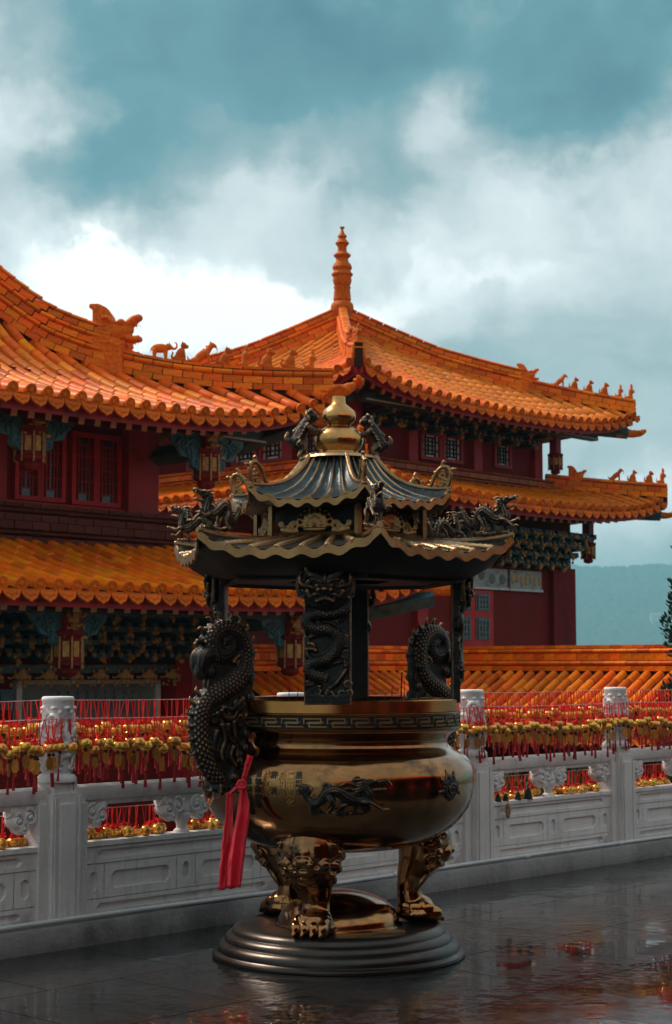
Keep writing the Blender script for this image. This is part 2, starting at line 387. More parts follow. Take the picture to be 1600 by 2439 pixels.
# wooded hill far behind
def hill_z(x, y):
    x /= 5; y /= 5; f = max(0., min(1., (y - 820) / 420)); f = f * f * (3 - 2 * f)
    top = 74 + 10 * math.sin(x / 95 + .4) + 5 * math.sin(x / 37 + 1) - (x - 170) * .02
    return -3 + 4.35 * (f * top + 9 * f * mnoise.noise((x / 60, y / 60, 0)))
def hill_canopy(x, y):
    z = hill_z(x, y)
    d = mnoise.voronoi((x / 24, y / 24, 0), distance_metric='DISTANCE')[0][0]
    return z + 20 * max(0, 1 - d * d * 1.4) + 7 * mnoise.noise((x / 9, y / 9, 5))
h = MB()
h.grid(lambda a, b: (600 + 1050 * a, 4000 + 2400 * b, hill_canopy(600 + 1050 * a, 4000 + 2400 * b)), 200, 300)
tag(build('hill', h, M['forest'], smooth=180), kind='structure')
h = MB(); h.grid(lambda a, b: (-4500 + 11000 * a, 4150 + 3750 * b, hill_z(-4500 + 11000 * a, 4150 + 3750 * b) - 10 - (0 if b < .5 else 200 * (b - .5))), 120, 40)
tag(build('hill', h, M['forest'], smooth=180), kind='structure')
hx, hy = 940, 4925
hz = hill_z(hx, hy) + 24
ho = thing('house', 'small pale house at the foot of the hazy hill', 'house', xyz=(hx, hy, hz - 26))
mb = MB(); mb.box(hx - 19, hx + 19, hy - 14, hy + 14, hz - 26, hz + 9); build('wall', mb, M['housewall'], ho)
mb = MB(); mb.prism([(-16, 9), (16, 9), (0, 15)], hx - 21, hx + 21, lambda a, b, c: (c, hy + a, hz + b)); build('roof', mb, M['houseroof'], ho)

# terrace slab and its paving stones
FL0, FL1, FV0, FV1 = -1.0, 17.2, -0.4, 7.7
t = MB(); t.M = None
for (a, b, c, d, e, f) in ((FL0 - 8, FL1 + 2, FV0 - 9, FV1, -.30, -.012),):
    t.add([W(a, c, e), W(b, c, e), W(b, d, e), W(a, d, e), W(a, c, f), W(b, c, f), W(b, d, f), W(a, d, f)],
          [(3, 2, 1, 0), (4, 5, 6, 7), (0, 1, 5, 4), (1, 2, 6, 5), (2, 3, 7, 6), (3, 0, 4, 7)])
floor = tag(build('terrace_floor', t, M['paving']), kind='structure')
t = MB()
for (a, b, c, d, e, f) in ((FL0 - 8, FL1 + 2, 7.9, 8.16, -3.0, -.02), ):
    t.add([W(a, c, e), W(b, c, e), W(b, d, e), W(a, d, e), W(a, c, f), W(b, c, f), W(b, d, f), W(a, d, f)],
          [(3, 2, 1, 0), (4, 5, 6, 7), (0, 1, 5, 4), (1, 2, 6, 5), (2, 3, 7, 6), (3, 0, 4, 7)])
tag(build('terrace_wall', t, M['plaster']), 'rendered retaining wall below the white balustrade', 'wall')
s_ = MB(); lu, lv = .4465, .4465
s_.loft([[(-lu, -lv, -.011), (lu, -lv, -.011), (lu, lv, -.011), (-lu, lv, -.011)], [(-lu, -lv, -.003), (lu, -lv, -.003), (lu, lv, -.003), (-lu, lv, -.003)],
         [(-lu + .0005, -lv + .0005, 0), (lu - .0005, -lv + .0005, 0), (lu - .0005, lv - .0005, 0), (-lu + .0005, lv - .0005, 0)]])
slab_me = s_.mesh('paving_slab', M['paving'])
cand = []
for i in range(-2, 21):
    for j in range(0, 9):
        u = FL0 + .45 + i * .9 + (.45 if j % 2 else 0); v = FV1 - .45 - j * .9
        p = W(u, v); q = proj(p.x, p.y, 0) if p.y > 2 else (9e3, 0, 0)
        cand.append((not (-500 < q[0] < 2100), -q[1], u, v))
cand.sort()
for c in cand[:300]:
    R = Matrix.Rotation(ANG, 4, 'Z') @ Matrix.Rotation(random.gauss(0, .0008), 4, 'X') @ Matrix.Rotation(random.gauss(0, .0008), 4, 'Y')
    o = bpy.data.objects.new('slab', slab_me); COL.objects.link(o); o.parent = floor
    o.matrix_basis = Matrix.Translation(W(c[2], c[3], random.uniform(-.0008, .0002))) @ R

# ================================================================== WHITE STONE BALUSTRADE
BV = 7.95; U0 = 6.23; SP = 1.975
posts_u = [U0 + SP * i for i in range(-1, 5)]
bal = thing('stone_balustrade', 'white carved stone balustrade with panels, posts and round handrail behind the burner', 'balustrade', uvz=(U0, BV, 0))
def jag(u, z): return .006 * mnoise.noise((u * 3, z * 9, 0)) + .003 * mnoise.noise((u * 17, z * 9, 3))
k = MB()
nk = 260; ka, kb = posts_u[0] - .9, posts_u[-1] + .6
k.loft([[(u, 7.70 + jag(u, 0), -.06), (u, 7.70 + jag(u, 1) - .008, .015), (u, 7.705 + jag(u, 1), .11), (u, 7.72 + jag(u, 2), .128), (u, 8.16, .13), (u, 8.16, -.06)]
        for u in [ka + (kb - ka) * i / nk for i in range(nk + 1)]])
build('kerb', k, M['kerb'], bal, 40)
pp = MB(); pp.tube([(u, 7.775 + .006 * math.sin(u * 2.1), .147 + .004 * math.sin(u * 1.3)) for u in [ka + (kb - ka) * i / 60 for i in range(61)]], .0145, 8)
for u in (7.95, 9.05, 10.6, 11.9): pp.tube([(u, 7.775, .147), (u + .05, 7.775, .147)], .0195, 8)
tag(put('conduit_pipe', pp.mesh('conduit_pipe', M['pipe'], 60), None, Matrix.Rotation(ANG, 4, 'Z')), 'thin white pipe lying along the kerb under the balustrade', 'pipe')
# post shaft: square core with raised fillets and side blocks
sh = MB()
sh.box(-.105, .105, -.105, .105, .125, .86); sh.box(-.085, .085, -.085, .085, .86, .93)
for sx in (-1, 1):
    sh.box(-.055, .055, sx * .105, sx * .117, .135, .80) if sx > 0 else sh.box(-.055, .055, -.117, -.105, .135, .80)
    for w in (-.092, .08): sh.box(w, w + .012, min(sx * .105, sx * .113), max(sx * .105, sx * .113), .135, .84)
    sh.box(min(sx * .105, sx * .117), max(sx * .105, sx * .117), -.055, .055, .135, .80)
shaft_me = sh.mesh('shaft', M['stone'])
sb = MB(); sb.box(-.035, .035, -.075, .075, .128, .80); sb.box(-.028, .028, -.06, .06, .80, .83)
side_me = sb.mesh('side_block', M['stone'])
hd = MB()
hd.lathe([(.115, .925), (.118, .945), (.105, .962), (.088, .975), (.092, .985), (.092, 1.395), (.096, 1.40), (.094, 1.417), (.085, 1.422), (.0, 1.422)], 28, cap=False)
random.seed(11)
def oncyl(a, z, r=.095): return (r * math.cos(a), r * math.sin(a), z)
for q in range(7):
    ac = q * 2 * PI / 7; zc = 1.10 + .17 * (q % 3) / 2 + .02
    sp_ = spiral((0, 0), .052, .006, 1.5, q, 20); hd.tube([oncyl(ac + x / .095, zc + y) for x, y in sp_], [.021, .015], 6)
    hd.tube([oncyl(ac + .3 + .35 * math.sin(i * .9), 1.0 + i * .045) for i in range(7)], [.010, .020, .022, .010], 6)
    for w in range(9): hd.ell(oncyl(ac + .55 + .12 * math.sin(w), 1.0 + w * .032, .094), .013, nu=6, nv=4)
    hd.ell(oncyl(ac + .1, 1.355, .088), (.022, .022, .014), nu=8, nv=5); hd.ell(oncyl(ac + .5, 1.33, .09), .014, nu=6, nv=4)
head_me = hd.mesh('post_head', M['stonehead'], 60)
# cloud-scroll bracket over a vase
def cloud_mesh(half=0):
    c = MB()
    lo = -.19 if half <= 0 else 0.0; hi = .19 if half >= 0 else 0.0
    c.tube([(lo, 0, .775), (lo * .5, 0, .73), (0, 0, .70), (hi * .5, 0, .73), (hi, 0, .775)], [.045, .05, .055, .05, .045], 10)
    for sx in ((-1, 1) if half == 0 else (half,)):
        for (x, z, r, tn) in ((.075, .735, .052, 1.6), (.15, .715, .045, 1.5), (.115, .672, .034, 1.3)):
            c.ell((sx * x, 0, z), (r * 1.12, .052, r * 1.12), nu=14, nv=8)
            for sy in (-1, 1):
                sp_ = spiral((0, 0), r, .006, tn, 1.2, 16)
                c.tube([(sx * (x + a), sy * .05, z + b) for a, b in sp_], .011, 5)
                c.ell((sx * x, sy * .052, z), .016, nu=6, nv=4)
    return c
cl_me = {h_: cloud_mesh(h_).mesh('cloud_bracket', M['stone'], 60) for h_ in (-1, 0, 1)}
vz = MB(); vz.lathe([(.052, .563), (.05, .575), (.032, .59), (.034, .615), (.055, .655), (.058, .68), (.04, .71), (.03, .73)], 18)
vase_me = vz.mesh('vase', M['stone'], 50)
def cell(mb, u0, u1, z0, z1, y, mu, mz, ch, dep=.016):
    o8 = [(u0, z0), (u1, z0), (u1, z0), (u1, z1), (u1, z1), (u0, z1), (u0, z1), (u0, z0)]
    a, b, c, d = u0 + mu, u1 - mu, z0 + mz, z1 - mz
    i8 = [(a + ch, c), (b - ch, c), (b, c + ch), (b, d - ch), (b - ch, d), (a + ch, d), (a, d - ch), (a, c + ch)]
    j8 = [((a + b) / 2 + (p - (a + b) / 2) * (1 - .02), q) for p, q in i8]
    n = 8
    vs_ = [(p, y, q) for p, q in o8] + [(p, y, q) for p, q in i8] + [(p, y + dep, q) for p, q in j8]
    fs = []
    for i in range(8):
        k_ = (i + 1) % 8
        if i % 2 == 0: fs.append((i, k_, 8 + k_, 8 + i))
        else: fs.append((i, 8 + k_, 8 + i))
        fs.append((8 + i, 8 + k_, 16 + k_, 16 + i))
    fs.append(tuple(range(16, 24)))
    mb.add(vs_, fs)
def panel_mesh(w):
    p = MB(); x0, x1 = -w / 2, w / 2
    p.box(x0, x1, -.028, .055, .128, .535)
    p.box(x0 - .0, x1 + .0, -.062, .062, .535, .563)
    y = -.045
    cell(p, x0, x1, .128, .222, y, .10, .026, .022)
    cell(p, x0, x1, .432, .535, y - .004, .10, .026, .022)
    ws = [.13, .5, .13, .5, .13]; s = sum(ws); x = x0
    for q, a in enumerate(ws):
        b = x + a / s * w
        if a < .2: cell(p, x, b, .226, .428, y, (b - x) * .3, .045, .02)
        else: cell(p, x + .004, b - .004, .226, .428, y, .05, .05, .03)
        x = b
    # closing edges of the relief slab
    for z in (.128, .222, .226, .428, .432): p.box(x0, x1, y, -.028, z - .0005, z + .0005)
    p.box(x0, x0 + .001, y, -.028, .128, .535); p.box(x1 - .001, x1, y, -.028, .128, .535)
    return p
panel_me = panel_mesh(SP - 2 * .176).mesh('panel', M['stone'])
rl = MB()
prof = [(-.03, .775), (.03, .775), (.036, .80), (.05, .808), (.058, .83), (.058, .86), (.045, .885), (.02, .898), (-.02, .898), (-.045, .885), (-.058, .86), (-.058, .83), (-.05, .808), (-.036, .80)]
rl.loft([[(x, y, z) for y, z in prof] for x in (-(SP / 2 - .105), SP / 2 - .105)])
rail_me = rl.mesh('handrail', M['stone'], 35)
for i, u in enumerate(posts_u):
    po = put('post', shaft_me, bal, Matrix.Translation((u, BV, 0)))
    put('post_head', head_me, po, Matrix.Rotation(i * 1.9, 4, 'Z'), local=True)
    for s in (-1, 1): put('side_block', side_me, po, Matrix.Translation((s * .141, 0, 0)), local=True)
    for h_ in (-1, 1): put('cloud_bracket', cl_me[h_], bal, Matrix.Translation((u + h_ * .155, BV, 0)))
    if i < len(posts_u) - 1:
        c = u + SP / 2
        put('panel', panel_me, bal, Matrix.Translation((c, BV, 0)))
        put('handrail', rail_me, bal, Matrix.Translation((c, BV, 0)))
        for s in (-.0,): 
            put('cloud_bracket', cl_me[0], bal, Matrix.Translation((c + s, BV, 0))); put('vase', vase_me, bal, Matrix.Translation((c + s, BV, 0)))

# ---- wires and the bells that hang on them
def wire(u0, u1, v, z, sag, label):
    w = MB(); pts = []
    for i in range(25):
        t_ = i / 24; pts.append((u0 + (u1 - u0) * t_, v, z - sag * 4 * t_ * (1 - t_)))
    w.tube(pts, .0022, 5)
    return tag(put('wire', w.mesh('wire', M['wire']), None, Matrix.Rotation(ANG, 4, 'Z')), label, 'wire', 'wires strung with bells')
BAYS = [(posts_u[i], posts_u[i + 1]) for i in range(5)]
bayname = ['at the far left edge', 'between the left post and the burner', 'behind the burner', 'between the two right posts', 'at the far right edge']
WIRES = [(BV + .10, 1.40, .012, 'upper back wire', 0), (BV - .105, 1.295, .010, 'upper front wire', 1), (BV + .07, .745, .006, 'low wire under the handrail', 2), (BV + .16, 1.285, .010, 'hindmost wire', 3)]
for bi, (a, b) in enumerate(BAYS):
    for v, z, sag, nm, _ in WIRES: wire(a, b, v, z, sag, 'steel %s with red cords, %s' % (nm, bayname[bi]))
# one bell charm: cord, knot, bell, bead, plaque, tassel (origin at the wire)
def bell_meshes(cl):
    c = MB(); c.tube([(.014, 0, 0), (0, 0, -cl)], .0036, 4); c.tube([(-.014, 0, .0), (0, 0, -cl)], .0036, 4); c.ell((.012, 0, .0), .005, nu=5, nv=4)
    kn = MB()
    random.seed(5)
    for i in range(7):
        a = i * .9; kn.tube([(0, 0, -cl), (.025 * math.cos(a), .016 * math.sin(a), -cl + .020 * math.sin(2 * a)), (.020 * math.cos(a + .8), .014 * math.sin(a + .8), -cl - .012), (0, 0, -cl - .018)], .0046, 4)
    return c.mesh('cord', M['cord']), kn.mesh('knot', M['cord'])
bl = MB()
def pumpk(r, z, a): return r * (1 + .06 * abs(math.sin(3 * a)) - .03)
bl.lathe([(.004, .0), (.018, -.001), (.028, -.008), (.0325, -.02), (.0325, -.028), (.0345, -.029), (.0345, -.033), (.0325, -.034), (.028, -.046), (.017, -.053), (.004, -.054)], 24, fn=pumpk)
bell_me = bl.mesh('bell', M['bellgold'], 40)
bd = MB(); bd.ell((0, 0, -.066), .010, nu=8, nv=6); bd.tube([(0, 0, -.05), (0, 0, -.085)], .0016, 4)
bead_me = bd.mesh('bead', M['bead'], 60)
pq = MB(); pq.prism([(-.010, -.080), (.010, -.080), (.018, -.095), (.018, -.136), (.009, -.152), (-.009, -.152), (-.018, -.136), (-.018, -.095)], -.0012, .0012, lambda x, z, y: (x, y, z))
pq.prism([(-.011, -.097), (.011, -.097), (.011, -.134), (-.011, -.134)], -.0018, .0018, lambda x, z, y: (x, y, z))
plaque_me = pq.mesh('plaque', M['plaque'])
ts = MB(); ts.tube([(0, 0, -.150), (0, 0, -.172)], .0015, 4); ts.lathe([(.003, -.170), (.0062, -.176), (.0055, -.184), (.0075, -.23), (.009, -.252), (.0, -.25)], 8)
tassel_me = ts.mesh('tassel', M['tassel'], 50)
CORDS = {0: [bell_meshes(c) for c in (.115, .135, .15)], 1: [bell_meshes(c) for c in (.105, .125, .145)], 2: [bell_meshes(c) for c in (.10, .115, .125)]}
CORDS[3] = [bell_meshes(c) for c in (.045, .065, .085)]
CLEN = {3: (.045, .065, .085), 0: (.115, .135, .15), 1: (.105, .125, .145), 2: (.10, .115, .125)}
random.seed(21); seq = {}
bayfrom = ['from the left picture edge', 'rightwards from the left post', 'rightwards behind the burner', 'rightwards from the post beside the bowl', 'rightwards from the rightmost post']
ONES = 'zeroth first second third fourth fifth sixth seventh eighth ninth tenth eleventh twelfth thirteenth fourteenth fifteenth sixteenth seventeenth eighteenth nineteenth'.split()
TENS = {2: ('twentieth', 'twenty'), 3: ('thirtieth', 'thirty'), 4: ('fortieth', 'forty'), 5: ('fiftieth', 'fifty')}
def ordinal(n): return ONES[n] if n < 20 else (TENS[n // 10][0] if n % 10 == 0 else TENS[n // 10][1] + '-' + ONES[n % 10])
nbell = 0; rest = MB(); rest_mats = [M['cord'], M['bellgold'], M['plaque'], M['tassel'], M['bead']]
rowname = ['from the upper back wire', 'from the upper front wire', 'below the handrail onto the stone ledge']
def bell_pos(bay, frac): a, b = BAYS[bay]; return a + (b - a) * frac
for wi, (v, z, sag, nm, row) in enumerate(WIRES):
    step = (.045, .046, .046, .036)[row]
    for bi, (a, b) in enumerate(BAYS):
        u = a + .03
        while u < b - .02:
            u += step * random.uniform(.75, 1.3)
            if row == 2 and (u - a < .22 or b - u < .2 or abs(u - (a + b) / 2) < .08): continue
            p = W(u, v); qx = proj(p.x, p.y, 1.2)[0]
            if qx < -60 or qx > 1680: continue
            t_ = (u - a) / (b - a); zz = z - sag * 4 * t_ * (1 - t_)
            q = random.randrange(3); cl = CLEN[row][q]; yaw = random.uniform(-.9, .9) + PI * random.randrange(2)
            lean = random.gauss(0, .09); bs_ = random.choice((.88, 1.0, 1.0, 1.12))
            hidden = 500 < qx < 1075 and not (row < 2 and (qx > 1060 or qx < 520))
            Mx = Matrix.Rotation(ANG, 4, 'Z') @ Matrix.Translation((u, v, zz)) @ Matrix.Rotation(yaw, 4, 'Z') @ Matrix.Rotation(lean, 4, 'Y')
            Mb = Matrix.Translation((0, 0, -cl - .014)) @ Matrix.Diagonal((bs_ * 1.12, bs_ * 1.12, bs_, 1))
            if hidden or row == 3 or nbell >= 300:
                cm, km = CORDS[row][q]
                rest.addmesh(cm, Mx, 0); rest.addmesh(km, Mx, 0); rest.addmesh(bell_me, Mx @ Mb, 1); rest.addmesh(bead_me, Mx @ Mb, 4)
                if row != 2: rest.addmesh(plaque_me, Mx @ Mb, 2); rest.addmesh(tassel_me, Mx @ Mb, 3)
                continue
            nbell += 1
            r_ = bpy.data.objects.new('prayer_bell', None); r_.empty_display_size = .05; COL.objects.link(r_); r_.matrix_basis = Mx
            seq[(row, bi)] = seq.get((row, bi), 0) + 1
            tag(r_, '%s gold bell on the %s, counted %s' % (ordinal(seq[(row, bi)]), ('upper back wire', 'upper front wire', 'low wire')[row], bayfrom[bi]), 'bell', 'gold prayer bells along the balustrade')
            cm, km = CORDS[row][q]
            put('cord', cm, r_, local=True, M=Matrix.Identity(4)); put('knot', km, r_, local=True, M=Matrix.Identity(4))
            put('bell', bell_me, r_, local=True, M=Mb); put('bead', bead_me, r_, local=True, M=Mb)
            if row < 2: put('plaque', plaque_me, r_, local=True, M=Mb); put('tassel', tassel_me, r_, local=True, M=Mb @ Matrix.Rotation(random.gauss(0, .04), 4, 'Y'))
tag(build('prayer_bells', rest, rest_mats, smooth=45), 'mass of gold bells on the hindmost wire and behind the burner', 'bells', kind='stuff')

# loose bells lying on the stone ledge, and small dark bells with a dried cone
random.seed(31)
ORB = [(1, .62), (1, .66), (1, .72), (3, .16), (3, .3), (3, .34), (3, .62), (3, .66), (3, .71), (3, .76), (3, .83), (4, .2), (4, .27), (0, .62), (0, .7), (0, .8), (1, .28), (1, .34), (1, .40)]
for bi, fr in ORB:
    u = bell_pos(bi, fr)
    r_ = put('fallen_bell', bell_me, None, Matrix.Rotation(ANG, 4, 'Z') @ Matrix.Translation((u, BV - .012 + random.uniform(-.015, .02), .594)) @ Matrix.Rotation(random.uniform(1.2, 1.9), 4, 'X') @ Matrix.Translation((0, 0, .027)))
    seq[('f', bi)] = seq.get(('f', bi), 0) + 1
    tag(r_, '%s gold bell lying on the stone ledge, counted %s' % (ordinal(seq[('f', bi)]), bayfrom[bi]), 'bell', 'gold bells lying on the ledge')
db = MB(); db.lathe([(.006, .075), (.012, .07), (.02, .055), (.025, .03), (.03, .008), (.032, 0), (.0, .002)], 14); db.tube([(0, 0, .07), (.006, 0, .085), (0, 0, .092)], .003, 5)
db_me = db.mesh('dark_bell', M['blackmetal'], 50)
for i, (fr, sc, lab) in enumerate(((.135, .8, 'small dark bronze bell, first beside the post on the white ledge'), (.185, .75, 'small dark bronze bell, second beside the post on the white ledge'),
                                   (.265, .85, 'small dark bronze bell left of the large one on the ledge'), (.33, 1.25, 'largest dark bronze bell on the white ledge beside the vase'))):
    tag(put('dark_bell', db_me, None, Matrix.Rotation(ANG, 4, 'Z') @ Matrix.Translation((bell_pos(3, fr), BV - .042, .5632)) @ Matrix.Scale(sc, 4)), lab, 'bell', 'dark bells on the ledge')
cn_ = MB()
for i in range(26):
    a = i * 2.4; z_ = -i * .0042; rr = .016 * math.sin(PI * (i + 2) / 29)
    cn_.ell((rr * math.cos(a), rr * math.sin(a), z_), (.011, .011, .006), nu=6, nv=4)
cn_.tube([(0, 0, 0), (0, .02, .03)], .002, 4)
tag(put('dried_cone', cn_.mesh('dried_cone', M['gold'], 60), None, Matrix.Rotation(ANG, 4, 'Z') @ Matrix.Translation((bell_pos(3, .165), BV - .092, .545))), 'dried brown cone hanging over the edge of the white ledge', 'cone')

# ================================================================== PLANTS
def foliage(n, fn, size, seed):
    random.seed(seed); mb = MB()
    for i in range(n):
        p, d = fn(); p = Vector(p); d = Vector(d).normalized()
        s = size * random.uniform(.6, 1.4); a = d.orthogonal().normalized(); a = Matrix.Rotation(random.uniform(0, 2 * PI), 3, d) @ a
        q = p + d * s; w = a * s * .28
        mb.add([p - w * .4, p + w * .4, q * .5 + p * .5 + w, q, q * .5 + p * .5 - w], [(0, 1, 2, 3, 4)])
    return mb
def cypress(u, v, h, r, label, seed):
    b = W(u, v, -3); t_ = thing('cypress_tree', label, 'tree', xyz=b)
    tr = MB(); tr.tube([(0, 0, 0), (.03, .02, 2), (0, 0, h * .7)], [.12, .09, .03], 8)
    for i in range(10): a = i * 2.4; z0 = 2 + i * .4; tr.tube([(0, 0, z0), (r * .5 * math.cos(a), r * .5 * math.sin(a), z0 + .4)], [.03, .008], 5)
    put('trunk', tr.mesh('trunk', M['bark'], 60), t_, local=True, M=Matrix.Identity(4))
    random.seed(seed); cl = []
    for i in range(110):
        z = 1.2 + (h - 1.2) * (i / 109) ** .9; k_ = (z - 1.2) / (h - 1.2); rr = (r * math.sin(min(1, k_ * 2.2 + .18) * PI / 2) * (1 - k_ ** 3) + .05) * random.uniform(.55, 1.1); a = random.uniform(0, 2 * PI)
        cl.append((rr * .72 * math.cos(a), rr * .72 * math.sin(a), z, .13 + .2 * rr * random.uniform(.6, 1.2)))
    def f():
        c = random.choice(cl); d = Vector((random.gauss(0, 1), random.gauss(0, 1), random.gauss(.4, 1))).normalized()
        return Vector(c[:3]) + d * c[3] * random.uniform(.6, 1.0), d + Vector((0, 0, .9))
    put('crown', foliage(20000, f, .06, seed + 1).mesh('crown', M['leaf']), t_, local=True, M=Matrix.Identity(4))
cypress(17.16, 10.05, 6.3, .66, 'dark green cypress at the right edge of the picture', 3)
def shrub(u, v, zt, r, label, seed):
    b = W(u, v, -3); t_ = thing('shrub', label, 'shrub', xyz=b, group='shrubs below the terrace')
    st = MB()
    for i in range(5): a = i * 1.3; st.tube([(0, 0, 0), (r * .3 * math.cos(a), r * .3 * math.sin(a), zt * .6), (r * .6 * math.cos(a), r * .6 * math.sin(a), zt)], [.03, .01], 5)
    put('stem', st.mesh('stem', M['bark']), t_, local=True, M=Matrix.Identity(4))
    def f():
        d = Vector((random.gauss(0, 1), random.gauss(0, 1), random.gauss(0, .8))).normalized()
        return Vector((0, 0, zt)) + d * r * random.uniform(.5, 1) * (1 + .3 * mnoise.noise(d * 2)), d + Vector((0, 0, .4))
    put('foliage', foliage(5000, f, .07, seed).mesh('foliage', M['leaf2']), t_, local=True, M=Matrix.Identity(4))
shrub(13.1, 9.9, 3.0, .62, 'green shrub showing under the handrail between the two right posts', 8)
shrub(15.0, 10.1, 3.0, .6, 'green shrub showing under the handrail at the far right', 9)
# ================================================================== TEMPLE ROOFS
bt = MB()
def half(x, r, n=7): return [(x, r * math.cos(PI * (-.08 + 1.16 * i / n)), r * math.sin(PI * (-.08 + 1.16 * i / n))) for i in range(n + 1)]
bt.loft([half(.0, .98), half(.02, 1.03), half(.94, .97), half(.962, .92)], closed=False, cap=True)
BT = {k_: bt.mesh('barrel_tile', M[k_], 45) for k_ in ('tile', 'tile_dark')}
cp = MB()   # round moulded end of a barrel row, facing -x
def ring(r, x, n=16): return [(x, r * math.sin(2 * PI * i / n), r * math.cos(2 * PI * i / n)) for i in range(n)]
cp.loft([ring(.072, .03), ring(.088, 0), ring(.088, -.014), ring(.072, -.014), ring(.066, -.004), ring(.035, -.006), ring(.03, -.02), ring(.012, -.026)])
for i in range(6): a = i * PI / 3; cp.ell((-.008, .052 * math.cos(a), .052 * math.sin(a)), (.012, .014, .014), nu=6, nv=4)
cap_me = cp.mesh('tile_cap', M['tile_end'], 40)
dp = MB()   # drip tile: shield shaped apron facing -x
sh_ = [(-.115, .02), (-.112, -.05), (-.075, -.105), (-.03, -.125), (0, -.145), (.03, -.125), (.075, -.105), (.112, -.05), (.115, .02), (.06, .0), (0, -.008), (-.06, .0)]
dp.loft([[(.02 - .25 * y_ * 0, x_, y_) for x_, y_ in sh_], [(-.004, x_, y_) for x_, y_ in sh_], [(-.004, x_ * .82, (y_ + .04) * .80 - .04) for x_, y_ in sh_], [(.002, x_ * .78, (y_ + .04) * .76 - .04) for x_, y_ in sh_]])
for i in range(5): dp.ell((-.003, -.06 + .03 * i, -.05 - .012 * (2 - abs(i - 2))), (.008, .014, .02), nu=6, nv=4)
drip_me = dp.mesh('drip_tile', M['tile_end'], 40)
rf_ = MB(); rf_.box(0, 1, -.5, .5, -.5, .5)
rf_.m = [0, 0, 0, 0, 0, 1]
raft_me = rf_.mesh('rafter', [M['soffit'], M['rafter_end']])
bk = MB(); bk.box(-.475, .475, -.5, .5, -.46, .46)
BRICK = {k_: bk.mesh('ridge_brick', M[k_]) for k_ in ('tile', 'tile_dark', 'tile_brown')}
ro = MB(); ro.loft([[(x, .5 * math.cos(2 * PI * i / 12), .5 * math.sin(2 * PI * i / 12)) for i in range(12)] for x in (-.478, .478)])
ROLL = {k_: ro.mesh('ridge_roll', M[k_], 45) for k_ in ('tile', 'tile_dark', 'tile_brown')}

class Tiles:
    """collects the alike pieces of one building; the largest in view become objects, the others one joined part"""
    def __init__(self): self.items = {}
    def add(self, kind, me, Mx, parent):
        self.items.setdefault(kind, []).append((me, Mx, parent))
    def flush(self, restparent, lim=300):
        for kind, L in self.items.items():
            def key(it):
                c = it[1].translation; p = W(c.x, c.y, c.z); q = proj(p.x, p.y, p.z)
                off = not (-40 < q[0] < 1640 and -40 < q[1] < 1720)
                hid = it[2].get('hiddenish', 0)
                return (off, hid, q[2])
            L.sort(key=key)
            for me, Mx, par in L[:lim]: put(kind, me, par, Mx)
            if len(L) > lim:
                byp = {}
                for me, Mx, par in L[lim:]: byp.setdefault((par.name, me.materials[0].name), []).append((me, Mx, par))
                for grp in byp.values():
                    r_ = MB()
                    for me, Mx, par in grp: r_.addmesh(me, Mx)
                    tag(build(kind + '_field', r_, grp[0][0].materials[0], grp[0][2], 45), kind='stuff')

